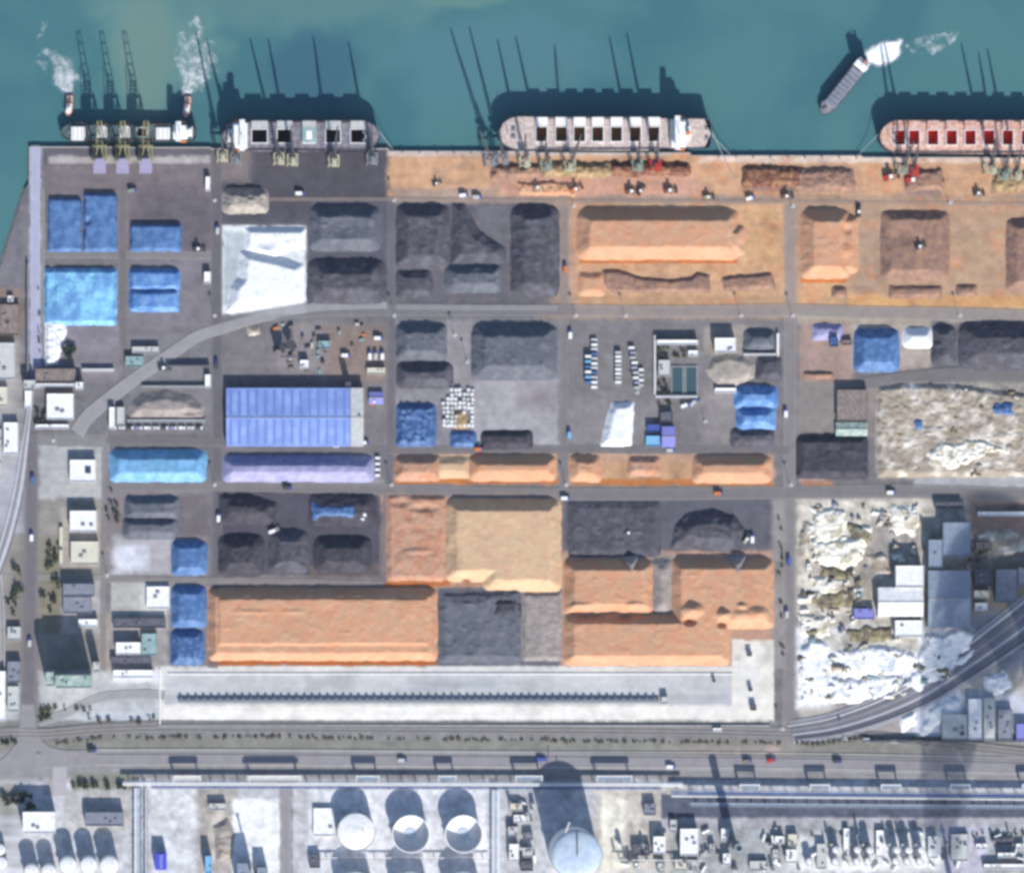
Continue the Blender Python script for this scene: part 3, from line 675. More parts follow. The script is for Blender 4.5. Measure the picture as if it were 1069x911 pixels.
def portal_crane(label, px, py, jib, slew, lift=58, body='yellow_paint', group='slewing cranes along the quay', H=16):
    """quay crane: four-legged portal, turntable, machinery house, A-frame and luffing jib"""
    t = thing('slewing_crane', label, 'crane', px, py, 0, group, .05)
    for sx in (-1, 1):
        for sy in (-1, 1):
            MB().box(sx*5, sy*5, 0, H-1, 1.2, 1.2, 0).build('leg', body, t)
    p = MB(); 
    for s in (-1, 1): p.box(s*5, 0, H-1.6, H-.2, 1.3, 11); p.box(0, s*5, H-1.6, H-.2, 8.8, 1.3); p.box(s*5, 0, .3, 1.6, 1.6, 13.5)
    p.build('portal_beam', body, t)
    MB().cyl(0, 0, H-.2, H+4, 2.4, 2.0).build('turntable', 'steel', t)
    ca, sa = math.cos(slew), math.sin(slew)
    hx = -3*ca, -3*sa
    hb = MB().box(hx[0], hx[1], H+4, H+8, 9, 5, slew).build('machinery_house', 'white', t)
    MB().box(hx[0], hx[1], H+8, H+8.3, 9.4, 5.4, slew).build('house_roof', body, hb)
    MB().box(3*ca-3*sa, 3*sa+3*ca, H+4.4, H+7, 2.2, 2.2, slew).build('operator_cab', 'glass', t)
    a = MB(); top = (-1*ca, -1*sa, H+20)
    for s in (-1, 1):
        a.tube((2*ca-s*2*sa, 2*sa+s*2*ca, H+4), top, .35); a.tube((-6*ca-s*2*sa, -6*sa+s*2*ca, H+8), top, .35)
    a.build('a_frame', body, t)
    el = math.radians(lift); base = Vector((3.5*ca, 3.5*sa, H+6)); tip = base+Vector((ca*math.cos(el), sa*math.cos(el), math.sin(el)))*jib
    j = MB(); side = Vector((-sa, ca, 0))
    for s in (-1, 1): j.tube(base+side*1.5*s, tip+side*.35*s, .55, .4)
    j.tube(base+Vector((0, 0, 2.4)), tip, .5, .35)
    n = 10
    for i in range(n):
        p0 = base.lerp(tip, i/n); p1 = base.lerp(tip, (i+1)/n); w0 = 1.4-1.1*i/n; w1 = 1.4-1.1*(i+1)/n; s = 1 if i % 2 else -1
        j.tube(p0+side*w0*s, p1-side*w1*s, .16, n=5)
    j.build('jib', 'dark_steel', t)
    MB().tube(top, tip, .14, n=5).build('stay_cable', 'dark_steel', t)
    MB().tube(tip, (tip.x, tip.y, max(6, tip.z-22)), .12, n=5).build('hoist_rope', 'dark_steel', t)
    return t

def gantry_unloader(label, px, py, group):
    """rail-mounted grab unloader with a boom raised over the water"""
    t = thing('gantry_unloader', label, 'crane', px, py, 0, group, .05)
    for sx in (-1, 1):
        for y in (-9, 6): MB().box(sx*6.5, y, 0, 30, 1.5, 1.5).build('leg', 'olive_paint', t)
    g = MB()
    for sx in (-1, 1): g.box(sx*6.5, -1.5, 29, 31, 1.5, 17); g.tube((sx*6.5, -9, 4), (sx*6.5, 6, 18), .4); g.tube((sx*6.5, 6, 4), (sx*6.5, -9, 18), .4)
    for y in (-9, 6): g.box(0, y, 29.2, 30.8, 11.4, 1.4); g.box(0, y, 12, 13.2, 11.4, 1.0)
    g.build('portal_frame', 'olive_paint', t)
    bm = MB()
    for sx in (-1, 1):
        bm.box(sx*3, 2, 31.1, 33, 1.0, 34)
        bm.tube((sx*3, 19, 32), (sx*2, 30, 58), .6, .4)
    for i in range(9): bm.box(0, -14+i*4, 31.4, 32.4, 5, .5)
    for i in range(5): bm.box(0, 20+i*2.3, 35+i*5.4, 35.6+i*5.4, 4.6, .5)
    bm.build('boom', 'olive_paint', t)
    MB().box(0, -12, 33.1, 39, 9, 8).build('machinery_house', 'lilac_paint', t)
    a = MB()
    for sx in (-1, 1): a.tube((sx*6, 6, 31), (sx*1, 5, 50), .5); a.tube((sx*5, -8, 31), (sx*1, 5, 50), .4)
    a.build('a_frame', 'olive_paint', t)
    MB().tube((0, 5, 50), (0, 29, 57), .2).build('stay_cable', 'dark_steel', t)
    MB().prism([(-5, 3.5), (5, 3.5), (5, 13.5), (-5, 13.5)], 16, 21, [(-6.5, 2), (6.5, 2), (6.5, 15), (-6.5, 15)]).build('hopper', 'lilac_paint', t, loc=(0, -24, -8))
    s = MB()
    for sx in (-1, 1):
        for y in (-11, -20): s.box(sx*4, y, 0, 9, .8, .8)
    s.build('hopper_frame', 'olive_paint', t)
    return t

def ship(name, label, px, py, L, W, deckz, rot, holds, hull='hull_dark', deck='deck_grey', cargo='hold_brown', covers='white', cover_side=1, sup=None, funnel='orange_paint', bowdir=-1, hold_w=.42, cargo_z=6, sup_m='white', hold_off=0.0, group=None, masts=True, supw=.8):
    """length on x; bowdir -1 puts the bow at -x. holds: list of (cx, sx); cover_side: side the hatch covers are rolled to"""
    t = thing(name, label, 'ship', px, py, rot, group, -3.0)
    dz = deckz
    def outline(w, fb):
        P = []; n = 12
        for i in range(n+1):      # bow
            a = math.pi/2+math.pi*i/n
            P.append((-L/2+fb+fb*math.cos(a), w/2*math.sin(a)))
        n2 = 6
        for i in range(n2+1):      # stern
            a = -math.pi/2+math.pi*i/n2
            P.append((L/2-8+8*max(0, math.cos(a))**.5, w/2*math.sin(a)*(.86+.14*math.cos(a))))
        return [(x*(-bowdir), y) for x, y in P] if bowdir == 1 else P
    o1 = outline(W, 22 if L > 120 else L*.12); o0 = outline(W*.94, 26 if L > 120 else L*.14)
    if bowdir == 1: o1 = o1[::-1]; o0 = o0[::-1]
    k = len(o1); hb = MB(); n = 0
    hb.v = [(x, y, -1.5) for x, y in o0]+[(x, y, dz+1.0) for x, y in o1]+[(x*.995, y*.98, dz+1.0) for x, y in o1]+[(x*.995, y*.98, dz) for x, y in o1]
    for r in range(3):
        for i in range(k): hb.f.append((r*k+i, r*k+(i+1) % k, (r+1)*k+(i+1) % k, (r+1)*k+i))
    hb.build('hull', hull, t)
    # deck with real openings over the holds
    hw = W*hold_w; xs = sorted(holds); db = MB()
    rim = [(x*.995, y*.98) for x, y in o1]
    ymax = hw/2+hold_off; ymin = -hw/2+hold_off
    xa = xs[0][0]-xs[0][1]/2; xb = xs[-1][0]+xs[-1][1]/2
    def halfw(x):
        best = 0
        for i in range(k):
            (ax, ay), (bx, by) = rim[i], rim[(i+1) % k]
            if (ax-x)*(bx-x) <= 0 and ax != bx:
                yy = ay+(by-ay)*(x-ax)/(bx-ax); best = max(best, abs(yy))
        return best
    segs = np.linspace(-L/2*.995, xa, 9).tolist(); segs2 = np.linspace(xb, L/2*.995, 9).tolist()
    for S in (segs, segs2):
        for a, b_ in zip(S[:-1], S[1:]):
            ha, hb2 = halfw(a), halfw(b_); db.quad((a, -ha, dz), (b_, -hb2, dz), (b_, hb2, dz), (a, ha, dz))
    hm = W*.49
    db.quad((xa, -hm, dz), (xb, -hm, dz), (xb, ymin, dz), (xa, ymin, dz)); db.quad((xa, ymax, dz), (xb, ymax, dz), (xb, hm, dz), (xa, hm, dz))
    for (c1, s1), (c2, s2) in zip(xs[:-1], xs[1:]):
        db.quad((c1+s1/2, ymin, dz), (c2-s2/2, ymin, dz), (c2-s2/2, ymax, dz), (c1+s1/2, ymax, dz))
    db.build('deck', deck, t)
    pb = MB()
    for s in (-1, 1): pb.tube((xa, s*(W/2-2.5), dz+.7), (xb, s*(W/2-2.5), dz+.7), .3, n=6)
    pb.build('deck_pipe', 'rail_steel', t)
    for i, (c, s) in enumerate(xs):
        hd = MB()
        for (a, b2, w1, w2) in ((c, ymax+.4, s+1.6, .8), (c, ymin-.4, s+1.6, .8), (c-s/2-.4, hold_off, .8, hw), (c+s/2+.4, hold_off, .8, hw)): hd.box(a, b2, dz-.3, dz+1.8, w1, w2)
        ho = hd.build('hatch_coaming', deck if sup_m != 'white' else 'white', t)
        inn = MB(); fz = dz-cargo_z-2
        inn.quad((c-s/2, ymin, fz), (c+s/2, ymin, fz), (c+s/2, ymax, fz), (c-s/2, ymax, fz))
        for (x1, y1, x2, y2) in ((c-s/2, ymin, c+s/2, ymin), (c+s/2, ymin, c+s/2, ymax), (c+s/2, ymax, c-s/2, ymax), (c-s/2, ymax, c-s/2, ymin)): inn.quad((x1, y1, fz), (x2, y2, fz), (x2, y2, dz), (x1, y1, dz))
        inn.build('hold', cargo, ho)
        if cover_side:
            cy = (ymax+1.2+(hm-ymax)*.42) if cover_side > 0 else (ymin-1.2-(hm+ymin)*.42)
            ww = (hm-ymax)*.8 if cover_side > 0 else (hm+ymin)*.8
            cv = MB().box(c, cy, dz+1.9, dz+3.3, s+1, ww)
            for q in range(3): cv.box(c-s/3+q*s/3, cy, dz+3.3, dz+3.5, .5, ww*.9)
            cv.build('hatch_cover', covers, t)
    sxp = sup if sup is not None else (L/2-22)*(1 if bowdir == -1 else -1)
    sg = 1 if bowdir == -1 else -1
    a = MB().box(sxp, 0, dz, dz+8, 15, W*supw).box(sxp+sg*1, 0, dz+8, dz+14, 11, W*supw*.8)
    ac = a.build('accommodation', sup_m, t)
    MB().box(sxp-sg*2, 0, dz+14, dz+17, 5.5, W*.98).build('bridge', 'white_roof', ac)
    MB().box(sxp-sg*4.9, 0, dz+14.8, dz+16, .3, W*.6).build('bridge_window', 'glass', ac)
    MB().box(sxp+sg*9, 0, dz, dz+9, 7, W*.4).build('engine_casing', sup_m, t)
    MB().cyl(sxp+sg*9, 0, dz+9, dz+18, 2.6, 2.2, 16).build('funnel', funnel, t)
    if masts:
        MB().tube((sxp-sg*1, 0, dz+17), (sxp-sg*1, 0, dz+25), .4, .2).tube((sxp-sg*1, -3, dz+22), (sxp-sg*1, 3, dz+22), .2).build('radar_mast', 'steel', t)
        MB().tube((-sg*(L/2-10), 0, dz), (-sg*(L/2-10), 0, dz+12), .5, .3).build('foremast', 'yellow_paint', t)
        wn = MB()
        for s in (-1, 1): wn.box(-sg*(L/2-16), s*4, dz, dz+1.8, 4, 3); wn.box(sg*(L/2-5), s*5, dz, dz+1.6, 3, 3)
        wn.build('winch', 'steel', t)
        lb = MB()
        for s in (-1, 1): lb.box(sxp+sg*3, s*(W*.47), dz+6, dz+8, 7, 2.2, 0, .8, .6)
        lb.build('lifeboat', 'orange_paint', t)
    return t

def leafmass(r, h, n, seed, flat=1.0, size=1.1):
    rnd = random.Random(seed); b = MB(); cl = [(rnd.gauss(0, .42)*r, rnd.gauss(0, .42)*r, rnd.uniform(.35, 1)*h, rnd.uniform(.3, .55)*r) for _ in range(9)]
    for i in range(n):
        cx, cy, cz, cr = rnd.choice(cl)
        d = Vector((rnd.gauss(0, 1), rnd.gauss(0, 1), rnd.gauss(0, .8))).normalized()*cr*rnd.uniform(.5, 1)
        p = Vector((cx, cy, cz))+d; nn = (d.normalized()+Vector((rnd.uniform(-.6, .6), rnd.uniform(-.6, .6), .4))).normalized(); u = nn.orthogonal().normalized(); v = nn.cross(u); s = size*rnd.uniform(.6, 1.3)
        b.quad(p-u*s-v*s*.6, p+u*s-v*s*.6, p+u*s+v*s*.6, p-u*s+v*s*.6)
    return b
TREES = {}
def tree(px, py, r, h, label, m='leaf', group=None, cat='tree', name='broadleaf_tree', n=170):
    key = (m, name, n)
    if key not in TREES:
        t = thing(name, label, cat, px, py, 0, group)
        tr = MB().tube((0, 0, 0), (.2, .1, 3.2), .35, .22)
        for i in range(4): a = i*1.6; tr.tube((.2, .1, 2.6), (1.6*math.cos(a), 1.6*math.sin(a), 5.0), .17, .06, 5)
        tr.build('trunk', 'bark', t); leafmass(3.4, 6.5, n, 5+len(TREES), size=.75).build('crown', m, t); TREES[key] = t
    else:
        t = copy_tree(TREES[key], px, py, random.Random(int(px*7+py)).uniform(0, 6), label, group)
        if not group and 'group' in t: del t['group']
    t.scale = (r/4.4, r/4.4, h/8.0)
    return t

def foam(label, poly, m='foam', z=-2.9, h=.35, fade=0.0):
    x0 = min(p[0] for p in poly)-4; x1 = max(p[0] for p in poly)+4; y0 = min(p[1] for p in poly)-4; y1 = max(p[1] for p in poly)+4
    gx, gy = np.meshgrid(np.linspace(x0, x1, 60), np.linspace(y0, y1, 60)); d = np.full(gx.shape, 1e9); ins = np.zeros(gx.shape, bool)
    wx = gx+2.5*fbm(gx/5, gy/5, 61); wy = gy+2.5*fbm(gx/5, gy/5, 71); k = len(poly)
    for i in range(k):
        ax, ay = poly[i]; bx, by = poly[(i+1) % k]
        t = np.clip(((wx-ax)*(bx-ax)+(wy-ay)*(by-ay))/((bx-ax)**2+(by-ay)**2), 0, 1); d = np.minimum(d, np.hypot(wx-ax-t*(bx-ax), wy-ay-t*(by-ay)))
        ins ^= ((ay > wy) != (by > wy)) & (wx < (bx-ax)*(wy-ay)/((by-ay) if by != ay else 1e-9)+ax)
    s = np.where(ins, d, -d)
    f = np.clip(.5+s/5, 0, 1)
    ln = max(math.hypot(p[0]-poly[0][0], p[1]-poly[0][1]) for p in poly)
    f2 = f*(1-fade*np.clip(np.hypot(gx-poly[0][0], gy-poly[0][1])/ln, 0, 1))
    cols = np.repeat(f2[..., None], 3, 2)
    ok = np.maximum.reduce([f[:-1, :-1], f[1:, :-1], f[1:, 1:], f[:-1, 1:]]) > 0
    o = gridmesh('foam', X(gx), Y(gy), z+h*f+.15*fbm(gx/2, gy/2, 3), cols, m, ok)
    return tag(o, label, 'foam', None, 'stuff')
def foam_mat(name, dens, scale):
    m = bpy.data.materials.new(name); m.use_nodes = True; t = m.node_tree; N = t.nodes; L = t.links; b = N['Principled BSDF']
    b.inputs['Base Color'].default_value = (.8, .84, .86, 1); b.inputs['Roughness'].default_value = .8
    at = N.new('ShaderNodeAttribute'); at.attribute_name = 'col'; tc = N.new('ShaderNodeTexCoord')
    n = N.new('ShaderNodeTexNoise'); n.inputs['Scale'].default_value = scale; n.inputs['Detail'].default_value = 7; n.inputs['Roughness'].default_value = .7; n.inputs['Distortion'].default_value = .5
    L.new(tc.outputs['Object'], n.inputs['Vector'])
    a = N.new('ShaderNodeMath'); a.operation = 'MULTIPLY_ADD'; a.inputs[1].default_value = .5; a.inputs[2].default_value = dens-.5
    n2 = N.new('ShaderNodeMath'); n2.operation = 'MULTIPLY_ADD'; n2.inputs[1].default_value = 2.0; n2.inputs[2].default_value = -.5; L.new(n.outputs['Fac'], n2.inputs[0])
    L.new(at.outputs['Fac'], a.inputs[0]); ad = N.new('ShaderNodeMath'); ad.operation = 'ADD'; L.new(a.outputs[0], ad.inputs[0]); L.new(n2.outputs[0], ad.inputs[1])
    r = N.new('ShaderNodeMapRange'); r.inputs['From Min'].default_value = .75; r.inputs['From Max'].default_value = 1.5; L.new(ad.outputs[0], r.inputs['Value'])
    mu = N.new('ShaderNodeMath'); mu.operation = 'MULTIPLY'; L.new(r.outputs[0], mu.inputs[0]); L.new(at.outputs['Fac'], mu.inputs[1])
    L.new(mu.outputs[0], b.inputs['Alpha']); M[name] = m
foam_mat('foam', .72, .18); foam_mat('foam_thin', .30, .10); foam_mat('foam_dense', 1.1, .12)

def tug(label, px, py, rot, L=24, W=8):
    t = thing('tugboat', label, 'tugboat', px, py, rot, None, -3)
    P = [(L/2, 0), (L/2-2, W*.3), (L/2-6, W/2), (-L/2+1, W*.46), (-L/2, W*.3), (-L/2, -W*.3), (-L/2+1, -W*.46), (L/2-6, -W/2), (L/2-2, -W*.3)]
    MB().prism([(x*.95, y*.85) for x, y in P], -1, 2.2, P).build('hull', 'hull_red', t)
    MB().prism([(x*.93, y*.9) for x, y in P], 2.21, 2.5).build('deck', 'deck_pink', t)
    c = MB().box(2, 0, 2.5, 5.5, 9, 5.2).build('deckhouse', 'white', t); MB().box(3, 0, 5.5, 8, 4.5, 4, 0, .85, .85).build('wheelhouse', 'white_roof', c)
    MB().box(5.2, 0, 6.2, 7.4, .3, 3).build('window', 'glass', c)
    for s in (-1, 1): MB().cyl(-2.6, s*1.7, 5.2, 8, .6, n=10).build('funnel', 'orange_paint', t)
    MB().tube((2, 0, 8), (2, 0, 12), .2).build('mast', 'steel', t)
    MB().box(-7, 0, 2.5, 3.8, 2.5, 3).build('towing_winch', 'steel', t)
    return t

def lamp_mast(label, px, py, h=22, group='tall lighting masts in the yards'):
    t = thing('lighting_mast', label, 'light mast', px, py, 0, group)
    MB().tube((0, 0, 0), (0, 0, h), .3, .18).build('pole', 'steel', t)
    r = MB().ring(0, 0, h-.5, h+.3, 1.2, 1.7, 12).build('lamp_ring', 'white', t)
    MB().box(0, 0, 0, 1.0, 2, 2).build('base', 'concrete', t)
    return t

def pipe_rack(label, x0, y0, x1, y1, width, z, pipes, cats='pipe rack', support=12, m=('white', 'slate_roof', 'steel', 'cyan_paint'), group=None):
    """elevated pipe bridge between two map points"""
    L = math.hypot(x1-x0, y1-y0); ang = math.atan2(-(y1-y0), x1-x0)
    t = thing('pipe_rack', label, cats, (x0+x1)/2, (y0+y1)/2, ang, group)
    for i in range(pipes):
        yy = -width/2+width*(i+.5)/pipes; r = width/pipes*.34
        MB().tube((-L/2, yy, z+r), (L/2, yy, z+r), r, n=10).build('pipe', m[i % len(m)], t)
    n = max(2, min(90, int(L/support))); 
    for i in range(n):
        x = -L/2+L*(i+.5)/n; s = MB()
        for q in (-1, 1): s.box(x, q*(width/2+.2), 0, z-.7, .6, .6)
        s.box(x, 0, z-.7, z-.05, .7, width+1); s.build('support', 'concrete', t)
    return t
# ---------------------------------------------------------------- stockpiles
T = 'tarp_pile'
pile(T, 'dull blue tarp pile, western of the pair in the north-west corner', 'tarp pile', (50, 202, 85, 263), 5, 'tarp_blue', 2.4)
pile(T, 'dull blue tarp pile, longer eastern one of the corner pair', 'tarp pile', (87, 196, 122, 263), 6, 'tarp_blue', 2.4, humps=((92, 231, 4, 5, -3),))
pile(T, 'bright sky blue tarp pile, largest in the west yard', 'tarp pile', (46, 276, 122, 340), 6, 'tarp_sky', 1.3, humps=((56, 296, 4, 26, -2.5), (90, 300, 20, 12, 1)))
pile(T, 'dull blue tarp pile alone beside the empty grey yard', 'tarp pile', (136, 228, 189, 263), 6, 'tarp_blue', 2.4)
pile(T, 'blue tarp pile with two parallel ridges', 'tarp pile', [((135, 276, 188, 304), 6.5), ((135, 297, 187, 326), 7)], 1, 'tarp_mid', 1.3)
pile('salt_heap', 'small ragged white heap below the sky blue tarps', 'white heap', [(47, 332), (66, 334), (70, 346), (66, 356), (60, 380), (47, 382)], 4, 'salt', .8, lump=.8)
pile('salt_heap', 'flat-topped bright white heap, upper of two in the white yard', 'white heap', [(256, 238), (319, 238), (319, 259), (300, 262), (288, 270), (256, 262)], 5, 'salt', .8, humps=((276, 254, 12, 8, -2),))
pile('salt_heap', 'long bright white heap, lower one in the white yard', 'white heap', [(250, 262), (262, 261), (300, 270), (317, 276), (317, 314), (236, 327), (240, 300), (248, 290)], 9, 'salt', .75)
pile('stone_heap', 'pale pinkish heap of stone north of the white yard', 'stone heap', (232, 192, 280, 224), 10, 'sand_beige', .9, lump=.7)
C = 'coal_pile'
pile(C, 'blue-grey coal pile with a stepped top east of the white yard', 'coal pile', (322, 211, 398, 263), 12, 'coal_blue', .8, humps=((360, 238, 26, 13, -2.2),))
pile(C, 'dark coal pile with a long wide south slope', 'coal pile', (320, 269, 404, 319), 13, 'coal', .62)
pile(C, 'dark square-topped coal pile beside the orange apron corner', 'coal pile', (413, 210, 470, 281), 12, 'coal', .75, humps=((440, 245, 16, 26, -1.5),))
pile(C, 'narrow pointed coal ridge with a curved spur', 'coal pile', [(472, 212), (486, 212), (500, 240), (528, 258), (528, 276), (470, 276)], 8, 'coal', .6)
pile(C, 'low coal heap in the south-west corner of the coal yard', 'coal pile', (413, 282, 452, 312), 6, 'coal', .6)
pile(C, 'lighter blue-grey coal pile in the middle of the coal yard', 'coal pile', (464, 275, 524, 306), 8, 'coal_blue', .7)
pile(C, 'tall narrow dark coal pile beside the orange yard', 'coal pile', (533, 211, 584, 311), 13, 'coal', .75)
pile(C, 'small coal pile in a pale bay, upper of two', 'coal pile', (413, 334, 466, 377), 10, 'coal_blue', .8)
pile(C, 'small dark coal pile, lower of two in the pale bays', 'coal pile', (413, 376, 473, 406), 9, 'coal', .7)
pile(C, 'wide blue-grey coal pile with a pale stripe on top', 'coal pile', (492, 334, 582, 397), 13, 'coal_blue', .75, humps=((524, 370, 10, 16, -1.2),))
pile(C, 'little black heap on the pale concrete yard', 'coal pile', (502, 449, 556, 470), 5, 'coal_black', .6)
O = 'ore_pile'
pile(O, 'long orange ore pile with a bright south face in the north yard', 'ore pile', [((602, 214, 772, 272), 12.5), ((750, 232, 778, 268), 9)], 1, 'ore', .78)
pile(O, 'low wavy purple-brown heap along the orange yard', 'ore pile', [(628, 282), (645, 281), (665, 288), (700, 292), (722, 289), (728, 284), (741, 286), (742, 305), (640, 306), (630, 296)], 3.2, 'ore_brown', .8, lump=.3)
pile(O, 'short low purple-brown heap at the east end of the orange yard', 'ore pile', [(753, 290), (770, 287), (806, 285), (810, 302), (756, 304)], 3.2, 'ore_brown', .8, lump=.3)
pile(O, 'small pale orange mound by the grey road', 'ore pile', (603, 284, 632, 310), 4, 'ore', .5)
pile(O, 'square orange ore pile with crumbling east edge', 'ore pile', [((835, 214, 888, 292), 13), ((874, 222, 896, 286), 7)], 1, 'ore', .8, humps=((882, 262, 8, 8, 2), (884, 240, 6, 6, -2)))
pile(O, 'purple-brown ore pile with an orange bite in its top', 'ore pile', (919, 219, 991, 293), 8, 'ore_brown', .62, humps=((940, 245, 16, 14, -2.5), (958, 259, 4, 4, 1.5)))
pile(O, 'purple-brown ore pile cut by the east edge of the yard', 'ore pile', (1050, 226, 1130, 305), 9, 'ore_brown', .7)
pile(O, 'small dark heap south of the crumbling orange pile', 'ore pile', (868, 298, 884, 312), 4, 'ore_brown', .7)
pile(O, 'low curved ore ridge below the purple-brown pile', 'ore pile', (928, 298, 984, 312), 3, 'ore_brown', .6)
pile(O, 'tiny isolated ore mound on the orange yard', 'ore pile', (998, 296, 1020, 310), 3.5, 'ore_brown', .7)
for i, (r, h, m, l) in enumerate([((512, 170, 566, 188), 5, 'ore_brown', 'brown spilled ore ridge below the bow of the white ship'), ((566, 168, 640, 186), 5, 'ore_olive', 'spilled ore ridge toned olive-brown with crane shade below the white ship'),
    ((636, 168, 722, 184), 5, 'ore_wine_shade', 'spilled ore ridge toned wine-red with crane shade below the stern of the white ship'), ((774, 172, 838, 196), 4.5, 'ore_wine_shade', 'shade-toned wine-brown ore bank on the bare quay, western part'), ((830, 174, 892, 200), 4.5, 'ore_brown', 'purple ore bank on the bare quay, eastern part'),
    ((944, 176, 984, 200), 4, 'ore_brown', 'ore bank on the quay beside the red holds'), ((1036, 178, 1090, 200), 4, 'ore_olive', 'ore bank at the far east end of the quay'), ((540, 190, 600, 205), 2.5, 'ore', 'low pink ore ridge on the apron')]):
    pile(O, l, 'ore pile', r, h, m, .7, lump=.8, edge=2.5)
pile(O, 'narrow orange ore pile, westernmost of the roadside strip', 'ore pile', (411, 473, 461, 503), 8, 'ore_rust', .7, lump=.3)
pile(O, 'little orange mound between two roadside ore piles', 'ore pile', (452, 476, 492, 500), 5, 'ore_tan', .5)
pile(O, 'long orange ore pile with a bright face in the first roadside strip', 'ore pile', (488, 472, 581, 503), 10, 'ore', .75)
pile(O, 'small orange ore pile at the west end of the second roadside strip', 'ore pile', (594, 473, 628, 504), 8, 'ore', .7, lump=.3)
pile(O, 'low rough orange mound in the middle of the roadside strip', 'ore pile', (655, 476, 690, 498), 5, 'ore_rust', .6, lump=.4)
pile(O, 'long orange ore pile at the east end of the roadside strip', 'ore pile', (722, 472, 806, 505), 10, 'ore', .75)
pile(O, 'low rust-coloured ore plateau with dark scrapes', 'ore pile', (403, 516, 466, 607), 4, 'ore_rust', .6, humps=((420, 524, 14, 6, -2.5), (442, 530, 18, 5, -2.5), (425, 585, 14, 12, 2), (436, 575, 16, 4, 1.5)), rough=.5)
pile(O, 'huge tan ore pile with a stepped south face', 'ore pile', [((464, 515, 540, 608), 13), ((504, 515, 586, 618), 13)], 1, 'ore_tan', .85, humps=((474, 580, 8, 24, -2), (486, 604, 8, 8, -4)))
pile(O, 'huge long orange ore pile in the south-west', 'ore pile', [((217, 609, 457, 690), 9.5), ((219, 609, 455, 682), 12)], 1, 'ore', .95, humps=((262, 638, 26, 3, .9), (305, 638, 16, 3, .9)))
pile(O, 'broad L-shaped orange ore terrace along the pale platform', 'ore pile', [((588, 634, 762, 695), 12), ((700, 577, 762, 695), 12), ((700, 577, 808, 657), 12)], 1, 'ore', .95, humps=((722, 636, 12, 8, 6.5), (719, 648, 8, 5, -7), (754, 641, 8, 6, 6), (753, 651, 6, 4.5, -7), (790, 640, 13, 8, 4.5), (773, 632, 6, 4, 3), (612, 645, 22, 5, -5), (652, 645, 9, 6, -6), (772, 641, 9, 6, 3)))
pile(O, 'orange ore block with a bright ledge, north-west of the terrace', 'ore pile', (588, 577, 683, 642), 13, 'ore', .95, humps=((640, 636, 8, 5, -3), (606, 633, 16, 5, 2.5), (662, 632, 12, 5, 2.5)))
pile('stone_heap', 'grey sloping heap in the gap between the orange blocks', 'stone heap', (678, 582, 704, 642), 7, 'sand_grey', .5)
pile(C, 'black coal mound with a crescent north side', 'coal pile', [(700, 572), (704, 548), (716, 536), (745, 531), (768, 538), (778, 552), (772, 576)], 11, 'coal', .65)
pile(C, 'flat coal spread west of the black crescent mound', 'coal pile', (592, 522, 690, 582), 3, 'coal', .3)
pile(C, 'flat dark coal square between the two orange giants', 'coal pile', (457, 614, 544, 693), 5, 'coal_blue', .5, humps=((450, 616, 0.1, 0.1, 0), (486, 618, 34, 12, -3)))
pile(C, 'little stepped black coal heap by the tan pile', 'coal pile', (510, 618, 544, 650), 8, 'coal_black', .5, lump=.5)
pile('stone_heap', 'rough grey stone bed beside the broad orange terrace', 'stone heap', (545, 618, 586, 690), 3, 'sand_grey', .6, lump=.2)
pile(C, 'black coal heap in the north-west of the black yard', 'coal pile', [(228, 515), (262, 515), (290, 524), (288, 548), (228, 548)], 10, 'coal_black', .6)
pile(C, 'black coal heap in the south-west of the black yard', 'coal pile', [((227, 556, 276, 602), 11), ((227, 570, 270, 602), 11)], 1, 'coal_black', .65, lump=.4)
pile(C, 'black coal heap in the middle of the black yard', 'coal pile', (280, 550, 322, 600), 11, 'coal', .7)
pile(C, 'black coal heap in the south-east of the black yard', 'coal pile', (327, 557, 388, 599), 11, 'coal_black', .7)
pile(C, 'coal heap half under a torn blue tarp', 'coal pile', (322, 514, 394, 550), 8, 'coal_black', .5)
c1 = pile('tarp_sheet', 'torn blue tarp lying over black coal', 'tarpaulin', (326, 521, 374, 543), 6.5, 'tarp_dark_blue', .8, rough=.5); c1.location.z += 2.6
pile(T, 'lilac tarp pile, long one south of the blue warehouse', 'tarp pile', (232, 471, 392, 504), 11, 'tarp_lilac', .85)
pile(T, 'cyan and blue tarp pile, long one west of the road', 'tarp pile', (114, 466, 216, 504), 10, 'tarp_cyan', .8)
pile(T, 'mottled blue tarp heap in the corner of the concrete yard', 'tarp pile', (413, 419, 455, 467), 6, 'tarp_dark_blue', .8, lump=.9)
pile(T, 'small blue tarp heap below the white bags', 'tarp pile', (470, 448, 497, 468), 4, 'tarp_dark_blue', .8, lump=.6)
pile(T, 'tall ridged blue tarp pile with three steps', 'tarp pile', [((766, 398, 812, 428), 10), ((768, 420, 810, 450), 10)], 1, 'tarp_mid', .9, humps=((758, 412, 12, 8, -3),))
pile(T, 'blue tarp pile, upper of three by the orange giant', 'tarp pile', (179, 560, 216, 601), 9, 'tarp_blue', .9)
pile(T, 'blue tarp pile, middle of three by the orange giant', 'tarp pile', (179, 607, 216, 656), 9, 'tarp_blue', .9)
pile(T, 'blue tarp pile, bottom one of three by the orange giant', 'tarp pile', (178, 654, 213, 695), 8, 'tarp_dark_blue', .8)
pile(T, 'steel blue tarp pile in the east yard, square', 'tarp pile', (891, 338, 939, 389), 11, 'tarp_blue', .9)
pile(T, 'small pale blue tarp heap at the west of the east yard', 'tarp pile', (848, 337, 880, 356), 5, 'tarp_lilac', .7, lump=.5)
pile(T, 'little blue tarp on the rubble field, western one', 'tarp pile', (949, 432, 966, 453), 6, 'tarp_blue', .8, lump=.8)
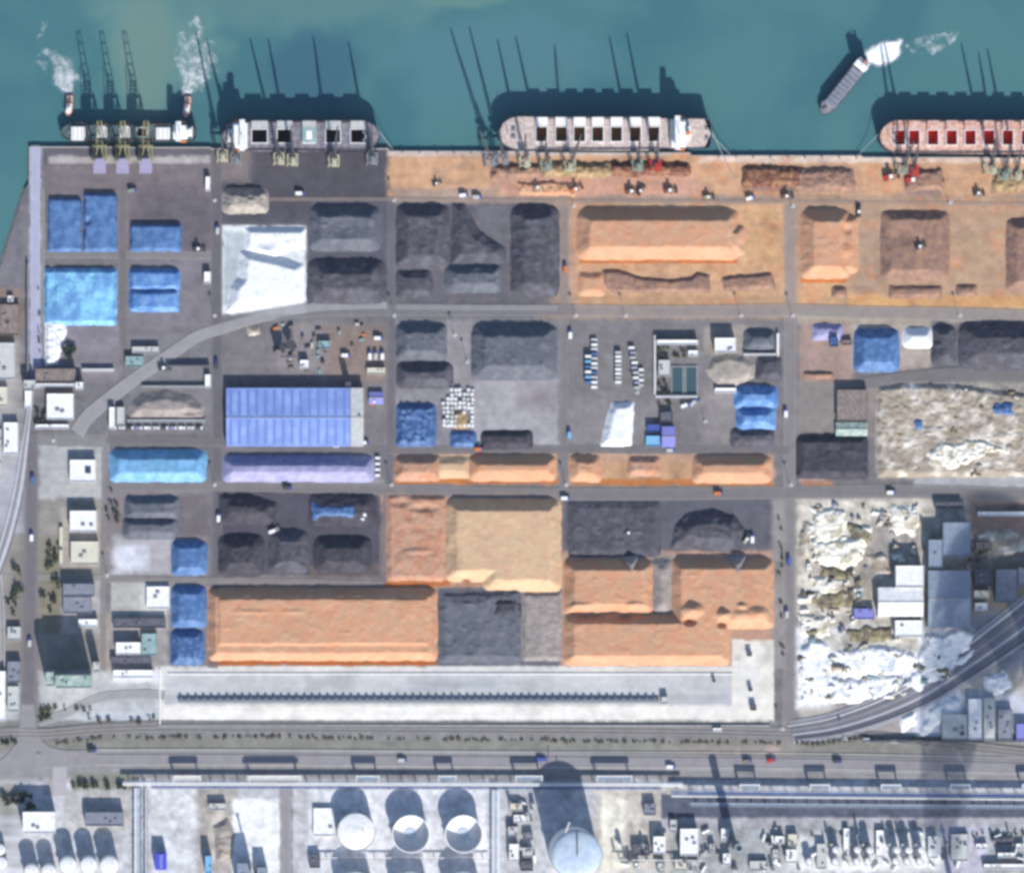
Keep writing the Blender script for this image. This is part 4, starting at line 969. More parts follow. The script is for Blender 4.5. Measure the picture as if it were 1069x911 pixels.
pile(T, 'blue tarp on the rubble field, eastern one', 'tarp pile', (1032, 413, 1062, 438), 7, 'tarp_dark_blue', .8, lump=1)
pile('stone_heap', 'white powder heap in a pale bay of the east yard', 'stone heap', (942, 340, 975, 364), 8, 'salt', .75)
pile(C, 'narrow dark coal pile beside the pale bay', 'coal pile', (972, 336, 998, 382), 10, 'coal', .8)
pile(C, 'broad dark coal pile at the east end of the yard', 'coal pile', (1000, 334, 1110, 388), 14, 'coal', .62)
pile(C, 'black coal stack above the wide road, squarish', 'coal pile', (831, 452, 906, 500), 7, 'coal_black', .8, humps=((872, 498, 26, 22, 2),))
pile(C, 'low brown-black ridge near the west edge of the east yard', 'coal pile', (838, 387, 870, 396), 3, 'ore_brown', .8)
pile(C, 'coal dome inside the curved road', 'coal pile', [(132, 438), (135, 420), (148, 410), (175, 406), (200, 412), (213, 424), (213, 438)], 7, 'sand_grey', .55, humps=((198, 430, 12, 4, -3),))
pile('stone_heap', 'round beige heap in the storage court', 'stone heap', [(736, 386), (742, 374), (760, 369), (778, 372), (788, 380), (787, 394), (770, 402), (748, 402)], 5, 'sand_beige', .65)
pile('stone_heap', 'small grey heap inside white walls', 'stone heap', (776, 341, 810, 367), 8, 'coal_blue', .8)
pile('stone_heap', 'grey heap east of the round beige heap', 'stone heap', (789, 370, 816, 398), 6, 'coal', .7)
pile('stone_heap', 'dark grey heap south of the ridged blue tarps', 'stone heap', (762, 446, 808, 468), 6, 'coal', .6)
pile('salt_heap', 'tapering bright white heap on the container yard', 'white heap', [(638, 420), (662, 420), (659, 466), (626, 466)], 6, 'salt', .8)
pile(C, 'grey ridge heap, upper of two parallel ridges', 'coal pile', (130, 516, 188, 543), 7, 'coal_blue', .75)
pile(C, 'grey ridge heap, lower of two parallel ridges', 'coal pile', (128, 538, 186, 563), 7, 'coal_blue', .75)
pile('stone_heap', 'pale round mound by the refinery yard', 'stone heap', [(222, 862), (238, 852), (245, 870), (242, 895), (226, 900)], 4, 'sand_beige', .6, lump=.6)
pile('stone_heap', 'grey tipped heap on the north edge of the western orange block', 'stone heap', [(648, 580), (668, 578), (669, 602), (658, 608), (649, 600)], 13, 'sand_grey', 1.2, lump=.5)
pile('stone_heap', 'grey tipped heap on the north edge of the eastern orange block', 'stone heap', [(760, 580), (779, 578), (780, 602), (769, 608), (760, 600)], 13, 'sand_grey', 1.2, lump=.5)
# rubble
pile('rubble_field', 'large beige rubble field in the east', 'rubble', [(916, 404), (938, 400), (1000, 401), (1060, 410), (1110, 410), (1110, 498), (916, 498), (914, 440)], 4, 'rubble', .6, lump=.55, rough=.6)
pile('rubble_heap', 'bright broken rubble ridge crossing the rubble field', 'rubble', [(966, 470), (985, 458), (1020, 456), (1050, 462), (1062, 474), (1030, 480), (1000, 492), (962, 492)], 6, 'rubble_white', .7, lump=.9, edge=4)
for i, (p, h, m, l) in enumerate([
  ([(846, 530), (884, 532), (884, 560), (866, 570), (848, 566)], 7, 'rubble_white', 'cream heap in the north-west of the scrap yard'),
  ([(846, 566), (880, 560), (904, 560), (902, 582), (886, 594), (852, 588)], 9, 'rubble_white', 'tall cream heap in the west of the scrap yard'),
  ([(846, 602), (882, 604), (880, 618), (848, 622)], 6, 'rubble_white', 'narrow cream heap in the scrap yard'),
  ([(833, 640), (866, 642), (866, 664), (836, 664)], 5, 'rubble_white', 'cream heap at the south-west of the scrap yard'),
  ([(836, 545), (846, 545), (846, 585), (834, 585)], 5, 'rubble', 'grey heap along the west fence of the scrap yard'),
  ([(882, 546), (908, 548), (912, 566), (890, 570)], 6, 'spoil', 'dark heap beside the tall cream heap'),
  ([(855, 590), (884, 594), (888, 606), (856, 604)], 5, 'spoil', 'olive-brown heap between cream heaps'),
  ([(845, 618), (866, 616), (892, 612), (890, 632), (862, 634), (846, 630)], 5, 'spoil', 'olive debris heap in the middle of the scrap yard'),
  ([(882, 656), (930, 652), (932, 668), (888, 670)], 4, 'spoil', 'olive debris heap below the violet roof'),
  ([(925, 530), (948, 526), (962, 540), (955, 560), (930, 556)], 6, 'rubble_white', 'pale heap north of the stepped white roofs'),
  ([(834, 672), (862, 670), (868, 700), (864, 732), (836, 734)], 6, 'rubble_snow', 'white heap by the road in the southern scrap yard'),
  ([(872, 680), (905, 674), (950, 678), (962, 690), (940, 704), (880, 708)], 6, 'rubble_snow', 'long white heap in the southern scrap yard'),
  ([(866, 708), (905, 706), (940, 704), (936, 720), (900, 732), (868, 734)], 6, 'rubble_snow', 'white heap along the railway bed'),
  ([(966, 662), (1006, 656), (1016, 664), (1012, 680), (980, 700), (960, 706), (958, 684)], 7, 'rubble_snow', 'white heap below the slate roof'),
  ([(945, 708), (975, 696), (1010, 680), (1020, 676), (1016, 686), (985, 708), (955, 722)], 4, 'rubble_snow', 'thin white ridge beside the railway bed'),
  ([(905, 580), (925, 576), (930, 600), (912, 612)], 5, 'rubble', 'grey heap west of the stepped white roofs'),
  ([(1020, 556), (1060, 552), (1075, 572), (1040, 584), (1020, 578)], 5, 'rubble', 'pinkish rubble heap east of the slate roof'),
  ([(258, 340), (270, 340), (270, 350), (258, 350)], 2, 'rubble', 'little rubble patch in the scrap court')]):
    pile('rubble_heap', l, 'rubble', p, h*.55, m, .7, lump=.4 if m != 'rubble_snow' else .2, rough=.7 if m != 'rubble_snow' else .4, edge=5)
for (p, l) in [([(968, 742), (984, 732), (1004, 726), (1006, 742), (980, 756), (966, 770), (956, 768)], 'bluish white heap in the triangle by the depots'), ([(1028, 704), (1048, 700), (1058, 716), (1040, 724), (1028, 720)], 'white heap north of the long pale depot strip'), ([(940, 748), (956, 742), (958, 756), (940, 764)], 'little white heap at the west tip of the triangle')]:
    pile('rubble_heap', l, 'rubble', p, 3, 'rubble_snow', .7, lump=.4, rough=.6, edge=4)
rr = random.Random(12)
k = 0
LOOK = ['upright', 'low', 'broad', 'narrow', 'crooked', 'round', 'long', 'squat']
for (x0, y0, x1, y1, n, where) in [(836, 528, 960, 660, 26, 'scrap yard'), (838, 668, 990, 732, 22, 'southern scrap yard'), (920, 408, 1064, 492, 26, 'rubble field')]:
    for i in range(n):
        x = rr.uniform(x0, x1); y = rr.uniform(y0, y1); s = rr.uniform(3, 7.5)
        if x > 905 and 585 < y < 662: continue
        if x > 960 and y > 715: continue
        pile('scrap_mound', 'small %s scrap mound among slabs in the %s' % (('cream', 'olive', 'grey', 'white', 'brownish')[i % 5], where), 'rubble', (x-s, y-s*.8, x+s, y+s*.8), s*.7, ['rubble_white', 'spoil', 'rubble', 'rubble_white' if y < 660 else 'rubble_snow', 'spoil'][i % 5], 1.0, lump=.9, group='small %s scrap mounds in the %s' % (('cream', 'olive', 'grey', 'white', 'brownish')[i % 5], where), step=1.2)

rs = random.Random(77); SL = {}
for (x0, y0, x1, y1, n, where) in [(836, 526, 962, 664, 95, 'scrap yard'), (838, 666, 1000, 734, 60, 'southern scrap yard'), (920, 408, 1064, 494, 70, 'rubble field')]:
    for i in range(n):
        x = rs.uniform(x0, x1); y = rs.uniform(y0, y1)
        if (x > 905 and 585 < y < 666) or (x > 960 and y > 712): continue
        m = rs.choice(['rubble_white', 'rubble_white', 'cream', 'rubble', 'spoil', 'teal_roof', 'grey_roof', 'rubble_snow']) if where != 'rubble field' else rs.choice(['rubble', 'spoil', 'rubble', 'sand_beige', 'rubble_white'])
        v = rs.randrange(4); key = (m, v)
        if key not in SL:
            q = MB(); r_ = random.Random(v*9+1)
            for k_ in range(3+v): q.box(r_.uniform(-2.5, 2.5), r_.uniform(-1.5, 1.5), -.4, r_.uniform(.8, 2.6), r_.uniform(2, 6), r_.uniform(1, 3), r_.uniform(0, 3), .9, .85)
            o = q.build('stone_block', m); SL[key] = o
        else: o = SL[key].copy(); COL.objects.link(o)
        o.location = (X(x), Y(y), rs.uniform(0, 1.2)); o.rotation_euler = (rs.uniform(-.2, .2), rs.uniform(-.2, .2), rs.uniform(0, 6)); k_ = rs.uniform(.7, 1.5); o.scale = (k_, k_, k_)
        cn = {'rubble_white': 'cream', 'cream': 'sandy', 'rubble': 'grey-beige', 'spoil': 'olive-brown', 'teal_roof': 'teal', 'grey_roof': 'blue-grey', 'rubble_snow': 'white', 'sand_beige': 'pinkish'}[m]
        tag(o, 'loose %s broken block lying in the %s' % (cn, where), 'stone block', 'loose %s blocks in the %s' % (cn, where))

# ---------------------------------------------------------------- ships
s1 = ship('coaster', 'small dark green ship with white hatch boxes at the west berth', 134, 138.5, 142, 21, 8, 0, [(-52, 12), (-28, 9), (-4, 9), (14, 10), (36, 13)], hull='hull_dark', deck='deck_green', cargo='hold_black', covers='deck_green', cover_side=0, sup=54, funnel='white', cargo_z=1.0, supw=.7)
for (x, y, a, b_, l) in [(81, 140, 13, 14, 'square white hatch box nearest the bow of the green ship'), (105, 138, 9, 12, 'white hatch box between the first two unloaders'), (129, 138, 9, 12, 'white hatch box between the last two unloaders'), (170, 140, 14, 12, 'white hatch box nearest the bridge of the green ship')]:
    t = thing('hatch_box', l, 'hatch box', x, y, 0, 'white hatch boxes on the green ship', 5); MB().box(0, 0, 0, 2.6, a, b_).build('box', 'white', t); q = MB()
    for i in range(3): q.box(-a/3+a/3*i, 0, 2.6, 2.8, .5, b_-1)
    q.build('rib', 'steel', t)
ship('bulk_carrier', 'grey coal carrier with four dark open holds', 314, 143, 164, 33, 15, 0, [(-43.5, 16), (-17.5, 15), (8, 13), (33, 15), (59, 15)], hull='hull_dark', deck='deck_coal', cargo='hold_black', covers='pale_roof', sup=-64, bowdir=1, funnel='steel')
t = thing('hatch_cover', 'pale teal closed hatch between the coal carrier holds', 'hatch cover', 322, 142, 0, None, 12.2); MB().box(0, 0, 0, 3.4, 14, 16).build('panel', 'teal_roof', t); MB().box(0, 0, 3.4, 3.8, 6, 9).build('hatch_lid', 'white', t)
ship('bulk_carrier', 'white bulk carrier with seven brown open holds', 630, 140.5, 222, 36, 16, 0, [(x-630, 11.5) for x in (564, 584.5, 603.5, 622.5, 642, 661.5, 681)], hull='hull_dark', deck='deck_grey', cargo='hold_brown', covers='white', sup=76, bowdir=-1, funnel='orange_paint', hold_off=-0.5)
ship('bulk_carrier', 'pink-decked bulk carrier with red open holds', 1030, 144, 228, 36, 16, 0, [(x-1030, 11) for x in (937, 952, 971.5, 991, 1010.5, 1030, 1049.5, 1069, 1089)], hull='hull_dark', deck='deck_pink', cargo='hold_red', covers='deck_pink', bowdir=-1, funnel='red_paint', hold_off=-0.5)
# river barge under way
ang = math.atan2(66-118, 902-860)
bt = thing('cargo_barge', 'long grey cargo barge sailing on open water', 'barge', 880, 91, math.atan2(-(64-120), 903-858), None, -3)
L = 72; P = [(L/2, 5), (L/2, -5), (L/2-4, -6.6), (-L/2+9, -6.6), (-L/2+2, -3.5), (-L/2, 0), (-L/2+2, 3.5), (-L/2+9, 6.6), (L/2-4, 6.6)][::-1]
MB().prism([(x*.97, y*.9) for x, y in P], -1, 5, P).build('hull', 'hull_dark', bt)
dk = MB().prism([(x*.975, y*.92) for x, y in P], 5.01, 5.3).build('deck', 'deck_coal', bt)
cg = MB()
for i in range(9): cg.box(-22+i*5.2, 0, 5.3, 8.3, 4.8, 10.6, 0, .96, .9)
cg.build('cargo_hatch', 'grey_roof', bt)
sp = MB().box(29, 0, 5.3, 14, 9, 11).build('superstructure', 'white', bt); MB().box(27.5, 0, 14, 16.5, 5, 12).build('wheelhouse', 'white_roof', sp); MB().cyl(32, 0, 14, 18, 1.2, n=12).build('funnel', 'orange_paint', sp)
MB().tube((28, 0, 16), (28, 0, 22), .3).build('mast', 'steel', bt); MB().box(-30, 0, 5.3, 6.8, 4, 3).build('winch', 'steel', bt)
bt.scale = (1, 1.2, 1.15)
tug('small white and pink tug pushing the bow of the green ship', 72, 111, math.radians(-95))
tug('small white tug pushing the stern of the green ship', 195, 112, math.radians(-98))
foam('white wash streaming behind the western tug', [(68, 98), (76, 98), (78, 82), (74, 62), (58, 54), (42, 50), (56, 66), (56, 88)], 'foam', fade=.7)
foam('white wash streaming behind the eastern tug', [(191, 99), (200, 99), (216, 82), (222, 62), (212, 42), (188, 46), (186, 66), (190, 84)], 'foam', fade=.75)
foam('thin foam drifting beyond the western tug wash', [(40, 50), (60, 50), (92, 86), (80, 92), (56, 92), (36, 66), (40, 20), (56, 16)], 'foam_thin')
foam('thin foam drifting beyond the eastern tug wash', [(180, 60), (184, 30), (206, 14), (224, 40), (230, 70), (212, 96), (190, 92)], 'foam_thin')
foam('thick white wash behind the sailing barge', [(904, 66), (904, 54), (916, 46), (928, 42), (942, 41), (941, 52), (934, 63), (920, 68)], 'foam_dense', h=1.2)
foam('faint trail of foam east of the barge wash', [(942, 46), (970, 34), (1002, 30), (1000, 44), (976, 58), (950, 56)], 'foam_thin')

# ---------------------------------------------------------------- quay cranes
for (x, l) in [(104, 'gantry unloader with raised boom, western of the trio'), (128, 'gantry unloader with raised boom, middle of the trio'), (152, 'gantry unloader with raised boom, eastern of the trio')]:
    gantry_unloader(l, x, 160, 'gantry unloaders at the west berth')
NN = math.pi/2
for (x, y, j, a, li, c, l) in [
  (232, 163, 46, NN+.1, 70, 'yellow_paint', 'yellow slewing crane at the corner west of the coal carrier'),
  (246, 166, 44, NN+.3, 66, 'steel', 'grey slewing crane beside the coal carrier superstructure'),
  (291, 166, 44, NN+.25, 50, 'yellow_paint', 'yellow slewing crane at the first coal hold, western of a close pair'),
  (305, 167, 44, NN+.1, 48, 'yellow_paint', 'yellow slewing crane at the second coal hold, eastern of a close pair'),
  (348, 168, 46, NN-.05, 50, 'yellow_paint', 'yellow slewing crane at the fourth coal hold'),
  (388, 166, 42, NN+.1, 46, 'steel', 'grey slewing crane at the coal carrier bow'),
  (511, 168, 52, NN+.5, 58, 'steel', 'grey slewing crane leaning west of the white ship bow'),
  (524, 166, 50, NN+.3, 62, 'steel', 'grey slewing crane right at the white ship bow'),
  (547, 169, 44, NN+.15, 60, 'yellow_paint', 'slewing crane above the first brown hold'),
  (569, 173, 48, NN+.2, 62, 'green_paint', 'pale green slewing crane at the second brown hold'),
  (594, 173, 44, NN-.25, 52, 'yellow_paint', 'slewing crane at the third brown hold'),
  (664, 173, 48, NN+.1, 60, 'green_paint', 'pale green slewing crane at the sixth brown hold'),
  (683, 173, 50, NN+.1, 60, 'red_paint', 'red slewing crane at the last brown hold'),
  (940, 176, 46, NN-.15, 62, 'green_paint', 'slewing crane at the first red hold'),
  (951, 178, 48, NN+.1, 62, 'red_paint', 'red slewing crane at the second red hold'),
  (1032, 176, 46, NN+.15, 58, 'yellow_paint', 'slewing crane far along the red-hold ship'),
  (1045, 182, 44, NN, 56, 'green_paint', 'green slewing crane beside a pale one far along the red-hold ship'),
  (1058, 182, 46, NN+.1, 60, 'yellow_paint', 'slewing crane nearest the east edge of the quay')]:
    portal_crane(l, x, y, j, a, li, c)
for (x0, y0, x1, y1, l) in [(741, 141, 762, 161, 'thin pale mooring line from the white ship stern'), (742, 139, 772, 198, 'long thin mooring line across the bare quay'), (918, 138, 896, 162, 'thin mooring line from the red-hold ship bow'), (395, 138, 410, 156, 'thin mooring line from the coal carrier')]:
    t = MB(); P0 = Vector((X(x0), Y(y0), 13)); P1 = Vector((X(x1), Y(y1), .6))
    for i in range(8):
        a = P0.lerp(P1, i/8); b_ = P0.lerp(P1, (i+1)/8); sa = -3*math.sin(math.pi*i/8); sb = -3*math.sin(math.pi*(i+1)/8)
        t.tube(a+Vector((0, 0, sa)), b_+Vector((0, 0, sb)), .28, n=6)
    tag(t.build('mooring_rope', 'concrete'), l, 'mooring rope')
# quay bollards and fenders in one row per label
for i, x in enumerate(range(420, 510, 18)):
    t = MB().cyl(0, 0, 0, 1.1, .6, .5, 12).cyl(0, 0, 1.1, 1.5, .9, .9, 12).build('bollard', 'dark_steel', loc=(X(x), Y(quay_y(x)+2), .5)); tag(t, 'small dark mooring bollard on the quay edge', 'bollard', 'bollards along the bare quay')
for i, x in enumerate(range(750, 910, 18)):
    t = MB().cyl(0, 0, 0, 1.1, .6, .5, 12).cyl(0, 0, 1.1, 1.5, .9, .9, 12).build('bollard', 'dark_steel', loc=(X(x), Y(quay_y(x)+2), .5)); tag(t, 'small dark mooring bollard on the quay edge', 'bollard', 'bollards along the bare quay')

# ---------------------------------------------------------------- warehouses and buildings
B = building
wt = B('warehouse', 'long warehouse with a ribbed periwinkle blue roof', 'warehouse', 236, 405, 365, 466, 11, 'blue_roof', 'wall_blue', 'gable', 0, ribs=28)
for i in range(14):
    x = -60+i*9.1
    for s in (-1, 1): MB().quad((x-1.5, s*28.5, 8.8), (x+1.5, s*28.5, 8.8), (x+1.5, s*2, 10.95), (x-1.5, s*2, 10.95)).build('skylight_strip', 'skylight', wt)
B('warehouse', 'pale grey annex on the east end of the blue warehouse', 'warehouse', 365.5, 405, 379, 466, 10.5, 'pale_roof', 'wall', 'gable', 1)
B('stair_tower', 'small dark tower on the north-east corner of the blue warehouse', 'tower', 360, 399, 366, 404, 16, 'dark_roof', 'wall_grey', 'flat', 0)
B('shed', 'small blue-violet shed east of the blue warehouse', 'shed', 385, 409, 400, 422, 5, 'violet_roof', 'wall', 'gable', 0)
B('white_building', 'square white-roofed building near the west gate', 'building', 49, 411, 77, 438, 6, 'white_roof')
B('shed_or_shade_block', 'low brown-roofed shed below the white heap', 'shed', 37, 385, 79, 399, 6, 'brown_roof', 'wall_grey', 'flat')
B('gate_tower', 'pale conveyor tower at the corner of the west mole', 'tower', 25, 397, 37, 407, 10, 'pale_roof')
B('gate_tower', 'little white tower at the east end of the gallery', 'tower', 79, 399, 87, 407, 9, 'white_roof')
B('gallery', 'thin white conveyor gallery by the west gate', 'gallery', 37.5, 400.5, 78.5, 403.5, 7, 'white_roof', vents=0)
B('white_shed', 'narrow white shed standing north to south by the west gate', 'shed', 26, 408, 33, 426, 5, 'white_roof', vents=0)
B('canopy', 'long thin white canopy below the square white building', 'canopy', 37, 443, 72, 447.5, 4, 'white_roof', vents=0)
B('white_shed', 'bright narrow white hut by the curved road', 'shed', 114, 425, 120, 448, 5, 'white_roof', vents=0)
B('white_shed', 'pale narrow hut beside the bright one', 'shed', 122, 425, 130, 444, 4, 'pale_roof', vents=0)
B('white_shed', 'small white hut beside the road west of the blue warehouse', 'shed', 214, 391, 220, 405, 4, 'white_roof', vents=0)
B('white_shed', 'tiny white hut beside the road in the grey yard', 'shed', 213, 284, 220, 296, 5, 'white_roof', vents=0)
B('white_shed', 'pale post-like hut by the road near the quay', 'shed', 214.5, 185, 219.5, 200, 5, 'white_roof', vents=0)
B('grey_shed', 'pale grey shed by the curved road, upper', 'shed', 138, 362, 166, 369, 4, 'pale_roof', 'wall_grey')
B('grey_shed', 'pale grey shed by the curved road, lower', 'shed', 131, 372, 150, 383, 4, 'teal_roof', 'wall_grey')
B('fence_wall', 'white boundary wall below the arched kerb', 'wall', 86, 385, 119, 387.5, 3, 'white', 'white', 'flat', 0, door=False)
B('fence_wall', 'thin wall dividing the yard east of the curved road', 'wall', 174, 381, 219, 382.6, 4, 'wall_grey', 'wall_grey', 'flat', 0, door=False)
B('fence_wall', 'pale wall south of the coal dome', 'wall', 133, 438, 214, 441, 2.2, 'pale_roof', 'wall', 'flat', 0, door=False)
B('fence_wall', 'thin pale wall above the coal dome', 'wall', 148, 402.5, 214, 404, 2.4, 'pale_roof', 'wall', 'flat', 0, door=False)
B('office', 'white building with a dark skylight near the west road', 'office', 73, 480, 100, 503, 6, 'white_roof', vents=0)
t = thing('skylight_box', 'dark square hatch on the white office roof', 'skylight', 92, 491, 0, None, 6); MB().box(0, 0, 0, 1.5, 6, 6).build('frame', 'dark_steel', t); MB().box(0, 0, 1.5, 1.7, 5, 5).build('pane', 'glass', t)
B('office', 'white square-roofed office in the west column', 'office', 73, 533, 101, 555, 8, 'white_roof')
B('office', 'beige office block with courtyard below the white square office', 'office', 74, 565, 103, 589, 5, 'cream', 'wall')
B('fence_wall', 'pale wall west of the beige office', 'wall', 62, 550, 66, 590, 2.5, 'cream', 'wall', 'flat', 0, door=False)
B('workshop', 'grey-roofed workshop in the west column', 'workshop', 66, 609, 99, 622, 9, 'grey_roof', 'wall')
B('workshop', 'low dark-roofed workshop below the grey one', 'workshop', 66, 623, 96, 640, 4, 'grey_roof', 'wall')
B('workshop', 'small white-roofed block at the corner of a dark shadow', 'workshop', 82, 646, 102, 654, 5, 'white_roof')
B('tower_block', 'tall block with a pale green roof casting a long shadow', 'tower block', 58, 703, 96, 716, 37, 'green_roof', 'wall', vents=3)
B('tower_block', 'lower west wing of the tall block', 'tower block', 48, 700, 57.5, 714, 33, 'green_roof', 'wall', vents=1)
B('tower_block', 'east wing of the tall block', 'tower block', 97, 690, 104, 700, 20, 'pale_roof', 'wall', vents=1)
B('pump_house', 'white pad building with a dark star-shaped unit on top', 'pump house', 153, 612, 177, 635, 3, 'white_roof', vents=2)
B('warehouse', 'narrow grey-roofed store above the little teal yard', 'warehouse', 118, 645, 173, 655, 4, 'dark_roof', 'wall_grey', vents=3)
B('white_shed', 'small white-roofed store with a dark north shadow', 'shed', 121, 670, 147, 683, 7, 'white_roof')
B('teal_shed', 'small teal-roofed store beside the white one', 'shed', 148, 661, 164, 684, 4, 'teal_roof')
B('shed_or_shade_block', 'low dark block standing in for shade above the pale platform', 'shed', 116, 685, 158, 694, 4, 'dark_roof', 'wall_grey')  # dark block added where only shade falls
B('greenhouse', 'bright white store north of the loop road', 'shed', 118, 699, 160, 707, 4, 'white_roof', 'wall')
# court of white building with ponds
B('villa', 'white building along the top of the garden court', 'building', 685, 355, 728, 360, 6, 'white_roof', vents=0)
B('villa', 'small white house in the north-east of the garden court', 'building', 718, 366, 728, 372, 4, 'white_roof', vents=1)
B('villa', 'pale building on the west side of the garden court', 'building', 687, 376, 699, 393, 5, 'pale_roof', vents=2)
for i, x in enumerate((701.5, 716)):
    t = thing('settling_tank', 'dark teal rectangular basin, %s of the pair' % ('western', 'eastern')[i], 'basin', x+5.5, 397, 0, 'paired basins in the garden court'); q = MB()
    for (a, b_, c, d) in ((0, 14.5, 12.6, .9), (0, -14.5, 12.6, .9), (6, 0, .8, 28), (-6, 0, .8, 28)): q.box(a, b_, 0, 1.4, c, d)
    q.build('rim', 'concrete', t); MB().box(0, 0, .1, .6, 11.1, 28).build('water_surface', 'pond', t)
B('fence_wall', 'pale wall closing the garden court to the south', 'wall', 684, 413, 728, 415, 2.5, 'white', 'white', 'flat', 0, door=False)
B('fence_wall', 'pale wall on the west side of the garden court', 'wall', 682.5, 350, 684.2, 412, 2.5, 'white', 'white', 'flat', 0, door=False)
B('white_store', 'bright white square roof near the walled heap', 'store', 745, 353, 767, 368, 9, 'white_roof')
for (x0, y0, x1, y1, l) in [(810.5, 348, 813, 372, 'white wall east of the walled heap'), (776, 369, 809.5, 371, 'white wall south of the walled heap'), (746, 405, 768, 410, 'thick white wall south of the round beige heap')]: B('fence_wall', l, 'wall', x0, y0, x1, y1, 3, 'white', 'white', 'flat', 0, door=False)
B('shed_or_shade_block', 'small dark block standing in for shade south of the garden court', 'shed', 689, 430, 702, 441, 4, 'dark_roof', 'wall_grey')  # dark box laid where the violet shed's shadow falls
B('violet_shed', 'tall violet-blue shed on the container yard', 'shed', 690, 445, 704, 467, 9, 'violet_roof', 'wall_blue', 'gable', 0)
B('blue_shed', 'low blue shed west of the violet one', 'shed', 674, 455, 689, 466, 3, 'cyan_paint', 'wall_blue', 'flat', 0)
B('blue_shed', 'low dark blue shed, upper of two by the violet one', 'shed', 675, 443, 689, 451, 4, 'wall_blue', 'wall_blue', 'flat', 0)
B('covered_store', 'square dark grey store in the east yard', 'store', 873, 407, 905, 440, 6, 'brown_roof', 'wall_grey', vents=0)
B('teal_shed', 'teal and white store below the square dark one', 'shed', 872, 441, 905, 455, 5, 'green_roof', 'green_paint', 'gable', 0)
# scrap-yard factories
B('factory', 'slate-roofed factory wing, northern one', 'factory', 982, 545, 1011, 580, 15, 'slate_roof', 'wall_grey', vents=0, ribs=7)
B('factory', 'slate-roofed factory wing, narrow western one', 'factory', 967, 563, 981.5, 592, 14, 'slate_roof', 'wall_grey', vents=1)
B('factory', 'large slate-roofed factory hall', 'factory', 967, 595, 1011, 654, 13, 'slate_roof', 'wall_grey', 'gable', 0, ribs=0)
B('factory', 'stepped white factory hall, upper part', 'factory', 933, 590, 962, 612, 14, 'white_roof', 'wall', vents=0, ribs=4)
B('factory', 'stepped white factory hall, wide middle part', 'factory', 915, 612.6, 962, 643, 13, 'white_roof', 'wall', 'gable', 0)
B('factory', 'stepped white factory hall, small lower part', 'factory', 933, 647, 962, 664, 9, 'white_roof', 'wall', vents=1)
B('violet_shed', 'violet-roofed shed west of the stepped white hall', 'shed', 891, 635, 912, 646, 5, 'violet_roof', 'wall')
B('factory', 'grey-roofed hall at the east edge, half in shade', 'factory', 1038, 594, 1060, 628, 10, 'grey_roof', 'wall_grey', vents=3)
B('factory', 'grey-roofed hall cut by the east edge of the view', 'factory', 1061, 592, 1095, 612, 10, 'grey_roof', 'wall_grey', vents=3)
B('plant_house', 'dark little plant house with a pale cross', 'plant house', 1016, 594, 1034, 611, 8, 'dark_roof', 'wall_grey')
B('plant_house', 'small white house south of the dark plant house', 'plant house', 1016, 616, 1032, 624, 5, 'cream', 'wall')
B('plant_house', 'little white house with a bright roof lower down', 'plant house', 1017, 629, 1030, 637, 4, 'white_roof', 'wall')
B('canopy', 'long white canopy along the wide road at the east', 'canopy', 1020, 534, 1085, 538.5, 4, 'white_roof', vents=0)
B('shed_or_shade_block', 'dark brown store north of the slate wings', 'shed', 975, 524, 1004, 530, 5, 'dark_roof', 'wall_grey')
B('shed', 'reddish brown store south of the white canopy', 'shed', 1018, 566, 1034, 574, 5, 'brown_roof', 'wall_grey')
# south-east triangle
B('depot', 'white-roofed depot in the triangle by the railway', 'depot', 1010, 729, 1024, 771, 6, 'white_roof', 'wall')
B('depot', 'pale lower depot west of the white-roofed one', 'depot', 983, 745, 1009, 771, 5, 'pale_roof', 'wall', vents=4)
B('depot', 'long pale depot strip by the east edge', 'depot', 1026, 728, 1038, 772, 5, 'pale_roof', 'wall', vents=5)
B('depot', 'violet-roofed depot at the very east edge', 'depot', 1060, 755, 1082, 772, 6, 'violet_roof', 'wall')
B('depot', 'grey depot between pale strip and violet roof', 'depot', 1041, 740, 1056, 772, 5, 'grey_roof', 'wall', vents=4)
B('fence_wall', 'long dark wall north of the highway in the east', 'wall', 900, 772, 1069, 774, 4, 'wall_grey', 'wall_grey', 'flat', 0, door=False)
# platform conveyor
t = thing('belt_conveyor', 'very long grey conveyor with many posts on the pale platform', 'conveyor', 437, 731, 0)
MB().box(0, 0, 1.4, 2.8, 502, 3.4).build('gallery', 'dark_conveyor', t)
q = MB().box(0, 0, 2.81, 3.1, 500, 2.0).build('belt_cover', 'dark_conveyor', t)
for i in range(62): MB().box(-248+i*8.1, 0, 0, 1.4, 1.2, 4.6).box(-248+i*8.1, 2.4, 0, 3.6, 2.6, 1.2).build('post', 'dark_conveyor', t)
B('platform_house', 'small grey drive house at the east end of the conveyor', 'house', 690, 727, 697, 734, 5, 'pale_roof', 'wall', vents=0)
t = thing('low_wall', 'long low kerb wall along the south of the pale platform', 'wall', 484, 757, 0); MB().box(0, 0, 0, 1.6, 640, 1.2).build('wall', 'concrete', t)
t = thing('low_wall', 'low pale kerb line north of the conveyor', 'wall', 470, 703, 0); MB().box(0, 0, 0, .9, 590, 1.0).build('wall', 'white', t)
t = thing('low_wall', 'low pale kerb at the west end of the platform', 'wall', 167, 727, 0); MB().box(0, 0, 0, 1.2, 1.2, 58).build('wall', 'white', t)
